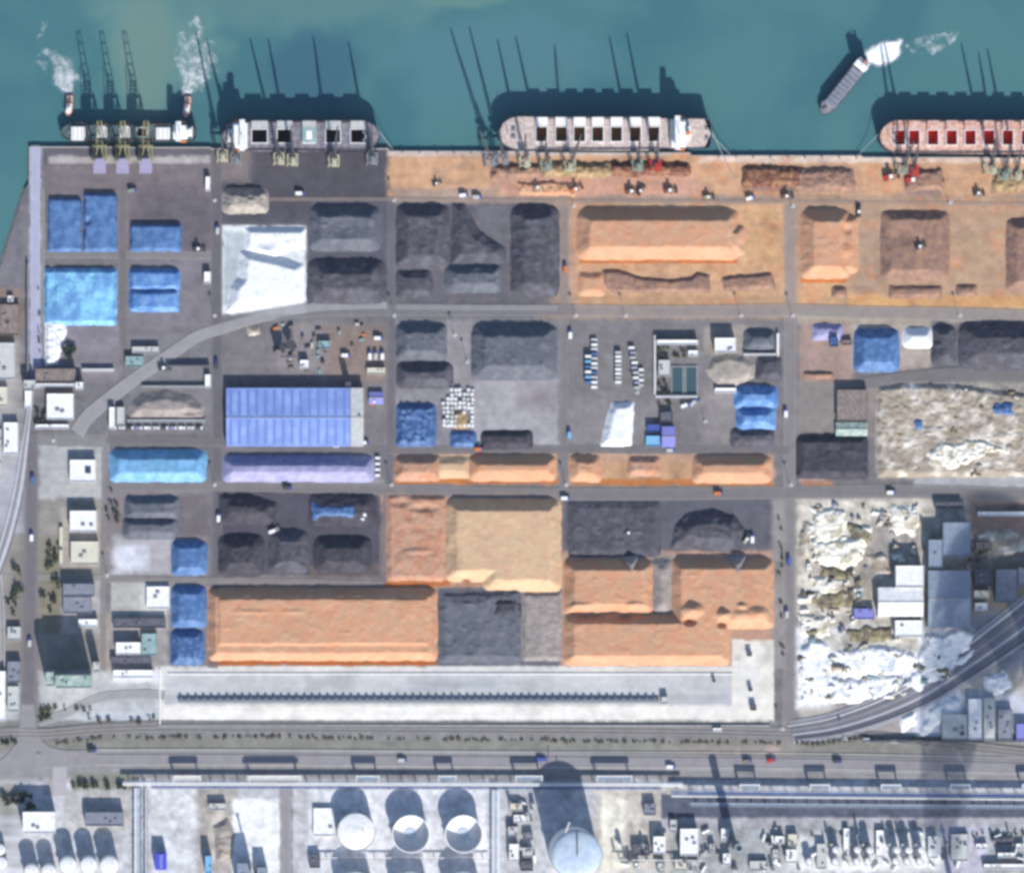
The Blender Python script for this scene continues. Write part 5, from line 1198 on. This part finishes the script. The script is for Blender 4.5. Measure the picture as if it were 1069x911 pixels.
for (x, y, s, l) in [(782, 682, 5, 'tallest'), (783, 719, 4, 'squat'), (786, 738, 6, 'widest'), (745, 710, 3, 'lonely')]: B('platform_house', '%s little dark hut on the pale platform end' % l, 'hut', x-s/2, y-s/2, x+s/2, y+s/2, 4, 'dark_roof', 'wall_grey', vents=0)
B('platform_house', 'small white hut on the platform corner by the highway', 'hut', 744, 759.5, 753, 763, 3, 'white_roof', 'wall', vents=0)

# ---------------------------------------------------------------- refinery strip
B('control_house', 'white building with a dark slot roof in the south-west', 'building', 24, 846, 58, 868, 16, 'white_roof', 'wall', vents=2)
B('office', 'flat grey-roofed office in the south-west', 'office', 89, 847, 129, 861, 8.5, 'grey_roof', 'wall', vents=3)
for (x, y, r, h, l) in [(71, 901, 9, 17, 'western of the three white silos'), (92.5, 901, 9, 17, 'middle of the three white silos'), (114, 901.5, 10, 17, 'eastern of the three white silos'), (33, 908, 8, 15, 'white silo at the bottom edge, western'), (51, 908, 8, 15, 'white silo at the bottom edge, eastern'), (0, 886, 6, 8, 'white tank at the west edge, upper'), (1, 900, 7, 8, 'white tank at the west edge, lower')]:
    tank('storage_tank', l, 'tank', x, y, r, h, 'dome')
tank('storage_tank', 'white cone-roofed tank, westernmost of the three large ones', 'tank', 371, 867, 19.5, 17, 'cone')
tank('storage_tank', 'floating-roof tank with a bright crescent, middle of three', 'tank', 428, 869, 19, 17, 'float')
tank('storage_tank', 'floating-roof tank with a bright crescent, eastern of three', 'tank', 483, 869, 19, 17, 'float')
for x, l in ((371, 'lower west tank only just in view at the bottom'), (428, 'lower middle tank only just in view at the bottom'), (483, 'lower east tank only just in view at the bottom')): tank('storage_tank', l, 'tank', x, 928, 19, 17, 'cone')
t = tank('gas_holder', 'tall pale blue gas holder with a domed roof', 'gas holder', 598, 888, 26, 42, 'dome', 'white', 'pale_blue', n=56)
MB().box(0, 12, 46.0, 47.2, .9, 26).build('roof_walkway', 'dark_steel', t)
MB().tube((-12, 22, 42), (-8, 34, 47), .5).build('vent_pipe', 'white', t)
t = thing('chimney', 'tall dark chimney stack casting a long thin shadow', 'chimney', 764, 880, 0); MB().cyl(0, 0, 0, 54, 5, 3.8, 28).build('shaft', 'wall_grey', t); MB().ring(0, 0, 54, 55.5, 3.0, 4.2, 28).build('rim', 'teal_roof', t); MB().ring(0, 0, 30, 30.8, 4.7, 6, 24).build('gallery', 'steel', t); MB().cyl(0, 0, 53, 54.2, 3.0).build('flue', 'dark_steel', t)
for j, (xs, ys, hh) in enumerate([((871, 893.5, 906, 934, 946.5, 959.5), 886, 12), ((844, 871, 893.5, 905, 934, 946, 959), 898, 10)]):
    for i, x in enumerate(xs): tank('vessel', '%s white vessel from the west in the %s refinery row' % (ORD[i], ('upper', 'lower')[j]), 'vessel', x, ys, 3.8, hh if not (j == 0 and i in (2, 3, 4, 5)) else 16, 'dome', group='white vessels in the refinery rows', n=16)
for i, x in enumerate((866, 898, 926, 940, 954, 987)): # slim columns
    t = thing('distillation_column', '%s slim steel column from the west behind the vessels' % ORD[i], 'column', x, 880, 0, 'slim columns behind the vessels'); MB().cyl(0, 0, 0, (14, 18, 14, 14, 14, 12)[i], 1.6, 1.3, 16).build('shell', 'green_paint' if i == 0 else 'steel', t); MB().ring(0, 0, 8, 8.5, 1.6, 2.6, 16).build('platform', 'steel', t); MB().cyl(0, 0, (14, 18, 14, 14, 14, 12)[i], (14, 18, 14, 14, 14, 12)[i]+1, .8, n=10).build('cap', 'white', t)
t = thing('silo_truck', 'vivid blue tank lorry body in the refinery yard', 'tanker', 168, 898, 0); MB().box(0, 0, 1, 11, 12, 17).build('body', 'vivid_blue', t); MB().box(0, 0, 11, 11.6, 3, 15).build('roof_walkway', 'violet_roof', t); MB().box(0, -9.2, 1, 4, 4, .5).build('door', 'dark_steel', t)
B('utility_block', 'narrow pale cyan block by the white yard', 'building', 214, 892, 221, 910, 12, 'cyan_paint', 'wall_blue', vents=1)
B('utility_block', 'dark blue blocky unit on the white yard, western', 'building', 247, 899, 262, 925, 18, 'slate_roof', 'wall_grey', vents=2)
B('utility_block', 'dark blue blocky unit on the white yard, eastern', 'building', 268, 904, 279, 925, 12, 'slate_roof', 'wall_grey', vents=2)
t = thing('flare_pipe', 'thin vent pipe rising from the white yard', 'pipe', 260, 903, 0); MB().tube((0, 0, 0), (0, 0, 32), 1.2, 1.0).build('pipe', 'steel', t); MB().cyl(0, 0, 32, 33, 1.6).build('tip', 'dark_steel', t)
B('utility_block', 'small white shed west of the white yard', 'building', 218, 838, 236, 845, 5, 'pale_roof', 'wall', vents=2)
B('utility_block', 'white L-shaped unit near the first large tank', 'building', 327, 843, 349, 872, 3, 'white_roof', 'wall', vents=1)
B('utility_block', 'small dark unit west of the large tanks', 'building', 323, 891, 334, 905, 5, 'dark_roof', 'wall_grey', vents=1)
rr = random.Random(5)
specs = [(532, 838, 545, 846, 5, 'cream'), (536, 850, 548, 858, 4, 'white_roof'), (530, 862, 541, 872, 6, 'pale_roof'), (546, 868, 556, 876, 4, 'grey_roof'), (531, 880, 541, 898, 7, 'white_roof'), (545, 884, 556, 894, 5, 'pale_roof'), (543, 898, 556, 908, 6, 'dark_roof'),
  (672, 838, 684, 850, 6, 'grey_roof'), (681, 872, 694, 890, 9, 'white_roof'), (699, 855, 706, 868, 4, 'pale_roof'), (709, 864, 728, 892, 9, 'white_roof'), (660, 880, 678, 892, 5, 'dark_roof'), (662, 900, 668, 908, 5, 'white_roof'), (686, 900, 694, 910, 5, 'pale_roof'), (704, 896, 716, 908, 5, 'cream'), (718, 898, 728, 908, 4, 'pale_roof'),
  (752, 864, 760, 876, 6, 'white_roof'), (740, 880, 746, 888, 5, 'pale_roof'), (754, 890, 762, 902, 6, 'white_roof'), (782, 898, 800, 908, 4, 'pale_roof'), (808, 872, 818, 880, 6, 'white_roof'), (806, 886, 814, 896, 5, 'pale_roof'), (822, 870, 832, 882, 5, 'cream'), (820, 886, 832, 900, 4, 'white_roof'),
  (852, 880, 862, 906, 5, 'pale_roof'), (880, 864, 886, 888, 4, 'white_roof'), (914, 866, 922, 894, 4, 'white_roof'), (968, 872, 978, 895, 5, 'white_roof'), (992, 870, 1010, 898, 4, 'pale_roof'), (1018, 880, 1030, 886, 4, 'white_roof'), (1040, 889, 1058, 894, 9, 'white_roof'), (1036, 874, 1058, 880, 3, 'dark_roof'), (1026, 901, 1069, 906, 5, 'white_roof'), (1060, 880, 1069, 886, 4, 'white_roof')]
NEAR = ['beside the gas holder', 'between gas holder and chimney', 'between chimney and the vessels', 'among the white vessels', 'near the south-east corner']
cnt = {}
CN = {'cream': 'cream', 'white_roof': 'white', 'pale_roof': 'pale grey', 'grey_roof': 'grey', 'dark_roof': 'dark'}
for (x0, y0, x1, y1, h, m) in specs:
    z = 0 if x0 < 560 else 1 if x0 < 735 else 2 if x0 < 840 else 3 if x0 < 980 else 4
    key = (z, m); cnt[key] = cnt.get(key, 0)+1
    B('process_unit', '%s %s-roofed process unit from the west, %s' % (ORD[cnt[key]-1], CN[m], NEAR[z]), 'process unit', x0, y0, x1, y1, h, m, 'wall_grey', vents=3)
PN = ['west of the gas holder', 'between the gas holder and the chimney', 'between the chimney and the vessel rows', 'among the vessel rows', 'in the south-east corner']
for ZI, (x0, x1, y0, y1, n) in enumerate([(528, 558, 836, 905, 9), (638, 735, 868, 908, 22), (736, 838, 862, 908, 24), (840, 985, 868, 908, 24), (988, 1069, 868, 908, 10)]):
    for i in range(n):
        x = rr.uniform(x0, x1); y = rr.uniform(y0, y1); h = rr.uniform(2, 9); r = rr.uniform(1.0, 2.6)
        t = thing('process_vessel', 'little %s %s' % (('white horizontal drum', 'white upright vessel', 'grey upright vessel')[i % 3], PN[ZI]), 'vessel', x, y, rr.uniform(0, 3), 'little %s %s' % (('white horizontal drums', 'white upright vessels', 'grey upright vessels')[i % 3], PN[ZI]))
        if i % 3: MB().cyl(0, 0, 0, h, r, n=12).build('shell', ['steel', 'white', 'pale_roof'][i % 3], t); MB().dome(0, 0, h, r, r*.4, 12, 3).build('head', 'steel', t)
        else: MB().tube((-4, 0, 2.6), (4, 0, 2.6), r*.8, n=12).build('drum', 'white', t); MB().box(-2.4, 0, 0, 2.4, .6, 1.6).box(2.4, 0, 0, 2.4, .6, 1.6).build('saddle', 'concrete', t)
# pipe bridges
pipe_rack('long bright pipe bridge running east from the refinery corner', 128, 816.5, 712, 815.5+2, 5.5, 6.5, 3, m=('white', 'white', 'slate_roof'), support=14)
pipe_rack('double white and dark pipe bridge in the south-east, upper', 700, 827, 1110, 831, 8, 7, 4, m=('white', 'slate_roof', 'wall_blue', 'slate_roof'), support=14)
pipe_rack('lower pale pipe bridge in the south-east', 720, 839, 1110, 842, 4, 6, 3, m=('slate_roof', 'slate_roof', 'pale_blue'), support=14)
pipe_rack('pipe bridge running south from the refinery corner, western', 144, 822, 144, 925, 8, 6, 3, m=('white', 'pale_blue', 'slate_roof'))
pipe_rack('narrow white pipe bridge running south beside the wide one', 153, 822, 153, 925, 2.5, 6, 2)
pipe_rack('white pipe bridge south beside the eastern crescent tank', 517, 824, 517, 925, 8, 6, 3, m=('white', 'pale_blue', 'white'))
pipe_rack('thin pipe bridge across the bottom between the large tanks', 322, 895, 510, 895, 2.5, 4, 2, m=('steel', 'white'))
pipe_rack('thin pipe bridge along the bottom east of the gas holder', 640, 897, 735, 898, 2.5, 5, 2, m=('steel', 'white'))
pipe_rack('dark blue pipes along the road edge below the bright bridge', 158, 821.5, 690, 822.5, 3.4, 1.2, 2, m=('slate_roof', 'wall_blue'))
for i, (x, w) in enumerate([(195, 30), (286, 58), (383, 26), (466, 20), (551, 30), (640, 40), (781, 22), (854, 22), (928, 22), (1000, 22), (1075, 22)]):
    yb = 812 if x < 700 else 821
    t = thing('expansion_loop', '%s raised pipe loop from the west along the pipe bridge' % ORD[i], 'pipe loop', x, yb-1, 0, 'raised pipe loops along the pipe bridge')
    MB().box(0, 0, 11.2, 12.0, w, 5).build('platform', 'pale_roof' if i < 2 else 'slate_roof', t)
    q = MB()
    for s in (-1, 1): q.tube((s*w*.45, -3, 7.5), (s*w*.45, -3, 12.3), .5).tube((s*w*.45, -3, 12.6), (s*w*.45, 3, 12.6), .5)
    q.tube((-w*.45, 2.2, 12.6), (w*.45, 2.2, 12.6), .5).build('pipe', 'white', t)
    for s in (-1, 1): MB().box(s*w*.42, 0, 0, 11.2, .8, 4).build('leg', 'concrete', t)

# ---------------------------------------------------------------- yard clutter
g = 'white and blue containers in rows'
for i in range(11):
    container('%s container from the top, %s, in the western double row' % (ORD[i], ('white', 'blue')[i % 4 == 3]), 620, 355+i*4.9, 0, 'white' if i % 4 != 3 else 'tarp_blue', g, 6.1, H=5.2 if i % 2 else 2.9)
for i in range(6):
    container('%s container from the top in the short outer column' % ORD[i], 613.5, 372+i*5.4, 0, ['white', 'cyan_paint', 'tarp_blue'][i % 3], g, 6.1, H=5.2)
for i in range(8):
    container('%s container from the top in the narrow middle row' % ORD[i], 645, 368+i*4.4, 0, 'white' if i % 3 else 'pale_roof', g, 6.1, H=4)
for i in range(9):
    container('%s container from the top in the eastern loose row' % ORD[i], 659+(i % 2)*1+i*.7, 363+i*5.2, 0, ['white', 'lilac_paint', 'pale_roof'][i % 3], g, 6.1, H=3.5)
for i in range(4):
    container('%s container from the top in the stub beside the loose row' % ORD[i], 669, 386+i*5.4, 0, ['white', 'pale_roof'][i % 2], g, 5, H=2.9)
rr = random.Random(8); k = 0
for r in range(9):
    for c in range(8):
        x = 463+c*4.3+rr.uniform(-.6, .6); y = 407+r*4.6+rr.uniform(-.6, .6)
        if (c < 2 and r < 2) or (4 <= c <= 6 and 5 <= r <= 7 and rr.random() < .8) or rr.random() < .12: continue
        h = rr.uniform(1.4, 3.2)
        t = thing('bulk_bag', 'white bulk bag, %s row from the top, %s from the west' % (ORD[r], ORD[c]), 'bulk bag', x, y, rr.uniform(-.2, .2), 'white bulk bags in the speckled stack'); MB().box(0, 0, 0, h, 3.6, 3.8, 0, .85, .85).build('bag', 'salt' if rr.random() < .8 else 'pale_roof', t); MB().box(0, 0, h, h+.4, 1.2, 1.2).build('spout', 'white', t)
pile('moss_heap', 'yellow-green heap among the white bulk bags', 'heap', (473, 428, 488, 448), 3, 'ore_olive', .7, lump=.6)
trucks = [(395, 353, 0, 'white', 'white lorry highest in the scrap court'), (361, 371, 0, 'white', 'long white lorry alone in the scrap court'), (386, 371, NN, 'white', 'white lorry, western of three by the road'), (392, 371, NN, 'pale_roof', 'pale lorry, middle of three by the road'), (399, 371, NN, 'white', 'white lorry, eastern of three by the road'),
 (313, 202, 0, 'white', 'white lorry on the coal apron'), (138, 199, .2, 'green_paint', 'green lorry by the empty grey yard'), (484, 204, .1, 'white', 'white lorry behind the orange apron'), (498, 206, 0, 'pale_roof', 'pale lorry behind the orange apron'), (783, 207, .3, 'white', 'white lorry at the corner of the orange yard'),
 (595, 349, NN, 'white', 'white lorry at the north-west of the container yard'), (715, 423, .4, 'white', 'bright lorry south of the garden court'), (724, 420, .9, 'pale_roof', 'pale lorry south of the garden court'), (380, 462, 0, 'white', 'white lorry at the blue warehouse corner'), (352, 465, 0, 'white', 'white lorry along the blue warehouse wall'),
 (594, 453, NN, 'cyan_paint', 'pale blue lorry west of the tapering white heap'), (820, 431, NN, 'white', 'white lorry on the main north-south road'), (823, 585, NN, 'wall_blue', 'dark blue lorry on the main north-south road'), (821, 640, NN, 'pale_roof', 'grey lorry lower on the main north-south road'), (96, 783, 0, 'dark_steel', 'black lorry on the highway verge'),
 (874, 794, 0, 'dark_steel', 'black lorry on the eastern highway'), (780, 794, .1, 'brown_roof', 'brown lorry parked by the highway'), (805, 793, .2, 'red_paint', 'reddish lorry parked by the highway'), (700, 800, 0, 'white', 'white lorry on the middle highway'), (420, 793, 0, 'pale_roof', 'pale lorry on the western highway'), (565, 792, 0, 'wall_blue', 'blue lorry on the highway by the big shadow'),
 (227, 240, NN, 'pale_roof', 'pale lorry on the road beside the white yard'), (226, 380, NN, 'dark_steel', 'dark lorry on the road above the blue warehouse'), (228, 540, NN, 'white', 'white lorry on the road beside the black yard'), (33, 560, NN, 'white', 'white lorry on the west main road'), (31, 670, NN, 'pale_roof', 'pale lorry lower on the west main road'), (34, 500, NN, 'tarp_blue', 'blue lorry high on the west main road'),
 (590, 280, NN, 'orange_paint', 'orange lorry on the road by the coal yard'), (500, 469, 0, 'orange_paint', 'orange lorry on the middle port road'), (700, 470, 0, 'pale_roof', 'pale lorry on the middle port road'), (300, 509, 0, 'dark_steel', 'dark lorry on the wide east-west road'), (750, 515, 0, 'orange_paint', 'orange lorry on the wide east-west road'), (930, 514, 0, 'white', 'white lorry on the wide east-west road in the east'),
 (590, 520, 0, 'white', 'tiny pale lorry at the crossing by the tan pile'), (785, 562, NN, 'white', 'bright white lorry on the coal spread'), (905, 772, 0, 'white', 'white lorry at the wall below the railway bed'), (934, 773, 0, 'pale_roof', 'pale lorry by the long dark wall')]
for (x, y, r, m, l) in trucks: truck('lorry', l, x, y, r, m, 10, 3.6, 3.8)
for i, x in enumerate(range(118, 214, 9)): truck('lorry', '%s lorry from the west in the parked row' % ORD[i], x, 446.5, 0, ['white', 'pale_roof', 'dark_steel', 'tarp_lilac'][i % 4], 7.5, 3, 3.2, 'lorries parked below the coal dome', 'white', .45)
loaders = [(285, 554, .4, 'white', 'white loader in the middle of the black yard', 1.3), (380, 538, 1.1, 'white', 'white loader beside the torn tarp', 1.4), (375, 588, 0, 'yellow_paint', 'yellow loader below the black heap', 1), (779, 563, 1, 'yellow_paint', 'yellow loader by the crescent coal mound', 1.2), (958, 258, .4, 'dark_steel', 'dark loader on top of the purple-brown pile', 1.2),
 (560, 196, 0, 'brown_roof', 'brown loader on the pink apron', 1.2), (600, 198, .4, 'orange_paint', 'orange loader on the pink apron', 1.4), (658, 200, 0, 'ore_wine_shade', 'wine-coloured loader on the apron', 1.4), (668, 200, 1, 'dark_steel', 'dark loader beside the wine-coloured one', 1.2), (698, 199, 0, 'ore_wine_shade', 'brown loader on the apron south of the last crane', 1.4), (738, 206, 0, 'olive_paint', 'olive loader by the orange yard', 1.2), (455, 192, .4, 'dark_steel', 'dark loader on the wide orange apron', 1.0), (820, 205, 0, 'ore_wine_shade', 'wine-coloured loader at the crossing near the quay', 1.3),
 (928, 185, .2, 'red_paint', 'red loader below the first red hold', 1.7), (951, 188, 0, 'red_paint', 'red loader beside the ore bank', 1.7), (1020, 202, 0, 'dark_steel', 'dark loader far east on the apron', 1.2), (896, 222, NN, 'dark_steel', 'dark loader east of the square orange pile', 1.3), (655, 556, 0, 'dark_steel', 'dark loader on the flat coal spread', 1.1), (390, 420, 1, 'orange_paint', 'orange loader near the violet shed', 1.1), (206, 260, 0, 'dark_steel', 'dark loader at the edge of the empty grey yard', 1.3), (170, 384, 0, 'dark_steel', 'dark loader by the curved road', 1.3)]
for (x, y, r, m, l, s) in loaders:
    zt = {'dark loader on top of the purple-brown pile': 6.5}.get(l, .1)
    loader('wheel_loader', l, x, y, r, m, None, s*1.15, zt)
# scrap court clutter
rr = random.Random(21)
for i in range(46):
    x = rr.uniform(285, 396); y = rr.uniform(338, 388); m = ['rail_steel', 'blue_paint', 'brown_roof', 'pale_roof', 'dark_steel', 'orange_paint', 'teal_roof'][rr.randrange(7)] if i % 3 else 'brown_roof'
    if 355 < x < 372 and y > 365 or x > 380: continue
    container('%s skip of mixed scrap in the cluttered court, %s' % ({'rail_steel': 'rusty', 'blue_paint': 'blue', 'brown_roof': 'brown', 'pale_roof': 'pale', 'dark_steel': 'black', 'orange_paint': 'orange', 'teal_roof': 'teal'}[m], 'near the curved road' if y < 362 else 'near the blue warehouse'), x, y, rr.choice([0, NN, .3]), m, 'scrap skips in the cluttered court', rr.uniform(3, 6), name='scrap_skip', cat='skip', H=rr.uniform(1, 3.4))
for (x, y, h, l) in [(293, 364, 9, 'tall dark hopper in the cluttered court, western'), (303, 360, 11, 'tall dark hopper in the cluttered court, eastern')]:
    t = thing('hopper', l, 'hopper', x, y, 0); MB().prism([(-1.5, -1.5), (1.5, -1.5), (1.5, 1.5), (-1.5, 1.5)], 4, h, [(-4.5, -4.5), (4.5, -4.5), (4.5, 4.5), (-4.5, 4.5)]).build('bin', 'dark_steel', t)
    for sx in (-1, 1):
        for sy in (-1, 1): MB().box(sx*3.6, sy*3.6, 0, h-.5, .6, .6).build('leg', 'steel', t)
t = thing('batch_plant', 'dark batching frame with a tall mast in the cluttered court', 'plant', 290, 372, 0); MB().box(0, 4, 0, 14, 4, 4).build('tower', 'dark_steel', t); MB().box(12, 0, 6, 8, 20, 2.4).build('conveyor', 'dark_roof', t); MB().box(0, 4, 14, 15, 5, 5).build('roof', 'brown_roof', t)
B('scrap_shed', 'teal-roofed little shed in the cluttered court', 'shed', 332, 356, 345, 364, 4, 'teal_roof', 'wall')
B('scrap_shed', 'blue and white little shed in the cluttered court', 'shed', 313, 376, 322, 385, 5, 'white_roof', 'wall_blue')
B('scrap_shed', 'pale flat shed by the road in the cluttered court', 'shed', 383, 384, 402, 391, 4, 'cream', 'wall')
B('scrap_shed', 'dark little shed south-west of the pale blue heap', 'shed', 866, 352, 874, 362, 7, 'tarp_dark_blue', 'wall_grey', vents=0)
B('scrap_shed', 'brown little shed beside the dark one in the east yard', 'shed', 878, 355, 889, 360, 3, 'brown_roof', 'wall_grey', vents=0)
ML = ['between the pale coal bays', 'below the pale coal bays', 'north of the western container row', 'above the garden court', 'above the walled heap', 'at the crossing by the orange yard', 'at the north-west corner of the orange yard', 'at the north-east corner of the orange yard', 'at the crossing below the coal yard', 'at the north-west corner of the coal yard', 'where the curved road meets the dark road', 'at the top of the dark road', 'at the crossing by the tan pile', 'at the crossing by the scrap yard', 'at the crossing by the rust plateau', 'at the crossing by the lilac tarps', 'south of the garden court', 'south of the loose container row', 'above the east coal piles', 'north of the tiny ore mound', 'beside the pale store lane', 'by the white canopy at the gate', 'at the platform corner by the highway', 'at the west end of the curved railway bed']
for i, (x, y) in enumerate([(474, 350), (487, 378), (600, 330), (652, 330), (772, 330), (826, 330), (598, 216), (826, 216), (411, 330), (411, 210), (224, 330), (224, 210), (590, 506), (824, 506), (408, 506), (224, 506), (735, 440), (664, 410), (1000, 330), (990, 212), (112, 600), (56, 460), (815, 760), (880, 770)]):
    lamp_mast('tall thin grey lighting mast standing '+ML[i], x, y, 15)
for i, y in enumerate(range(478, 500, 6)): container('%s white skid from the top beside the lilac tarps' % ORD[i], 394, y, 0, 'white', 'white skids beside the lilac tarps', 5, name='equipment_skid', cat='skid', H=3)

# ---------------------------------------------------------------- trees
n = 0
rr = random.Random(3)
G1 = 'shrubs in the dark hedge north of the highway'
for i in range(250):
    x = 44+i*3.1+rr.uniform(-1.5, 1.5); y = np.interp(x, [44, 100, 240, 824], [777, 770, 768.5, 776])+rr.uniform(-1.2, 1.2)
    if 812 < x < 832 or rr.random() < (.5 if fbm(np.array([x/30.]), np.array([1.]), 7)[0] < -.1 else .03): continue
    x += rr.gauss(0, 3)
    tree(x, y, rr.choice([1.2, 1.5, 1.9, 2.3, 2.8])*rr.uniform(.8, 1.2), rr.uniform(1.0, 2.2), 'dusty dark shrub in the long hedge north of the highway', 'leaf_brown', G1, 'shrub', 'shrub', 110)
for i in range(34):
    x = 832+i*5.5; y = 770+rr.uniform(-1, 3)
    if x < 905: y = np.interp(x, [832, 850, 880, 905], [774, 776, 772, 768])
    tree(x, y+1, rr.uniform(2, 3.4), 3, 'low shrub along the dark wall east of the crossing', 'leaf_brown', 'shrubs east of the crossing', 'shrub', 'shrub', 110)
for (x0, y0, x1, y1, n, l, m, r0) in [(76, 817, 138, 822, 20, 'dark green tree in the hedge west of the pipe corner', 'leaf_dark', 3.2), (2, 828, 46, 842, 16, 'dark tree in the clump at the south-west junction', 'leaf_dark', 4.2), (44, 566, 62, 640, 20, 'olive tree in the plot beside the west road', 'leaf', 3.6), (8, 592, 24, 650, 14, 'tree on the strip west of the west road', 'leaf', 3.4), (0, 772, 16, 776, 6, 'shrub in the slip road island', 'leaf_dark', 3),
   (42, 735, 54, 752, 8, 'tree on the corner by the loop road', 'leaf', 3), (36, 426, 48, 444, 7, 'tree beside the square white building', 'leaf', 3.2), (66, 360, 80, 376, 7, 'dark tree in the clump beside the white heap', 'leaf_dark', 4), (686, 362, 700, 372, 5, 'green tree in the north-west of the garden court', 'leaf', 3.4), (702, 364, 716, 376, 7, 'green shrub in the middle of the garden court', 'leaf', 2.6), (686, 396, 698, 411, 7, 'tree in the south-west of the garden court', 'leaf', 3), (688, 418, 700, 424, 4, 'tree just outside the garden court', 'leaf_dark', 3),
   (1012, 568, 1032, 586, 10, 'yellow-green tree by the factory', 'leaf', 4), (60, 748, 165, 756, 10, 'small tree along the loop road yard', 'leaf_brown', 2.6), (110, 512, 124, 548, 10, 'tree in the strip west of the ridge heaps', 'leaf_brown', 2.8), (46, 738, 96, 742, 12, 'tree in the row bordering the tower block', 'leaf_brown', 2.4), (850, 560, 900, 640, 12, 'small tree scattered in the scrap yard', 'leaf', 2.6), (1000, 868, 1069, 872, 9, 'green shrub along the refinery verge', 'leaf', 2.4), (832, 869, 880, 874, 6, 'green shrub near the white vessels', 'leaf', 2), (800, 868, 830, 884, 5, 'tree near the chimney', 'leaf_dark', 2.6), (40, 300, 42, 396, 14, 'small shrub along the west mole road', 'leaf', 1.6), (812, 520, 818, 690, 14, 'small shrub on the verge west of the main north-south road', 'leaf_brown', 2)]:
    tall = (y1-y0) > (x1-x0); PT = sorted([(rr.uniform(x0, x1), rr.uniform(y0, y1)) for _ in range(n)], key=lambda p: p[1] if tall else p[0])
    for i, (tx, ty) in enumerate(PT): tree(tx, ty, r0*rr.uniform(.75, 1.2), r0*rr.uniform(1.3, 1.9), ORD[i]+' from the '+('north, ' if tall else 'west, ')+l, m, l.replace('tree', 'trees').replace('shrub', 'shrubs'), 'tree' if 'tree' in l else 'shrub', 'broadleaf_tree' if 'tree' in l else 'shrub', 150 if 'tree' in l else 110)
# west shore strip buildings
for (x0, y0, x1, y1, h, m, l) in [(0, 318, 20, 350, 4, 'brown_roof', 'brown-roofed hall on the west shore'), (-10, 358, 16, 396, 5, 'pale_roof', 'pale-roofed hall on the west shore'), (-6, 404, 8, 424, 4, 'cream', 'cream store on the west shore'), (4, 441, 19, 474, 5, 'white_roof', 'white-roofed store beside the railway bed'), (-6, 448, 2, 500, 6, 'pale_roof', 'pale store at the west edge'), (-10, 700, 6, 752, 6, 'white_roof', 'white store at the west edge above the junction'), (8, 690, 22, 712, 6, 'grey_roof', 'grey house above the junction'), (8, 716, 20, 742, 5, 'pale_roof', 'pale house above the junction'), (8, 654, 22, 668, 4, 'pale_roof', 'small pale house west of the road'), (8, 309, 14, 315, 3, 'white_roof', 'tiny white hut on the sloping shore'), (30, 372, 30.8, 400, 3, 'wall_grey', 'thin wall below the west mole')]:
    B('shore_store', l, 'store', x0, y0, x1, y1, h, m, 'wall', vents=3 if x1-x0 > 3 else 0, door=x1-x0 > 3)
t = thing('seawall', 'dark wall along the west side of the mole', 'wall', 29, 340, 0); MB().box(0, 0, 0, 5, 1.6, 130).build('wall', 'wall_grey', t)

# ---------------------------------------------------------------- unseen plume and stack added south of the view to shade the south-east corner
sm = bpy.data.materials.new('shade_smoke'); sm.use_nodes = True; nt2 = sm.node_tree; nt2.nodes.clear()
pv = nt2.nodes.new('ShaderNodeVolumePrincipled'); pv.inputs['Density'].default_value = .034; pv.inputs['Color'].default_value = (.5, .5, .52, 1)
mo = nt2.nodes.new('ShaderNodeOutputMaterial'); nt2.links.new(pv.outputs[0], mo.inputs['Volume']); M['shade_smoke'] = sm
bmh = bmesh.new()
for (px, py, z, r) in [(1006, 968, 62, 16), (1012, 966, 80, 18), (1022, 968, 100, 20), (1034, 970, 122, 24), (1046, 974, 142, 27), (1064, 972, 164, 34), (1084, 976, 186, 42), (1108, 980, 210, 50), (1130, 984, 236, 54)]:
    ret = bmesh.ops.create_icosphere(bmh, subdivisions=3, radius=r)
    for v in ret['verts']: v.co = Vector((v.co.x*1.25+X(px), v.co.y*1.1+Y(py), v.co.z*.8+z))
me = bpy.data.meshes.new('shade_smoke'); bmh.to_mesh(me); bmh.free(); me.materials.append(sm)
o = bpy.data.objects.new('shade_smoke', me); COL.objects.link(o); tag(o, 'unseen grey plume added to shade the south-east corner', 'shade_smoke', None, 'stuff')
t = thing('chimney', 'unseen stack added beneath the shading plume', 'chimney', 1004, 968, 0); MB().cyl(0, 0, 0, 50, 3.5, 2.6, 24).build('shaft', 'wall_grey', t); MB().ring(0, 0, 50, 51, 2.0, 3.0, 24).build('rim', 'concrete', t)

# ---------------------------------------------------------------- thin air between the ground and the satellite
hz = bpy.data.materials.new('haze'); hz.use_nodes = True; nt2 = hz.node_tree; nt2.nodes.clear()
pv = nt2.nodes.new('ShaderNodeVolumePrincipled'); pv.inputs['Density'].default_value = HAZE; pv.inputs['Color'].default_value = (.74, .82, 1.0, 1); pv.inputs['Anisotropy'].default_value = .1
mo = nt2.nodes.new('ShaderNodeOutputMaterial'); nt2.links.new(pv.outputs[0], mo.inputs['Volume']); M['haze'] = hz
tag(MB().box(0, 0, -9.5, 5030, 12000, 12000).build('haze', 'haze'), 'thin pale haze over the whole port', 'haze', None, 'stuff')
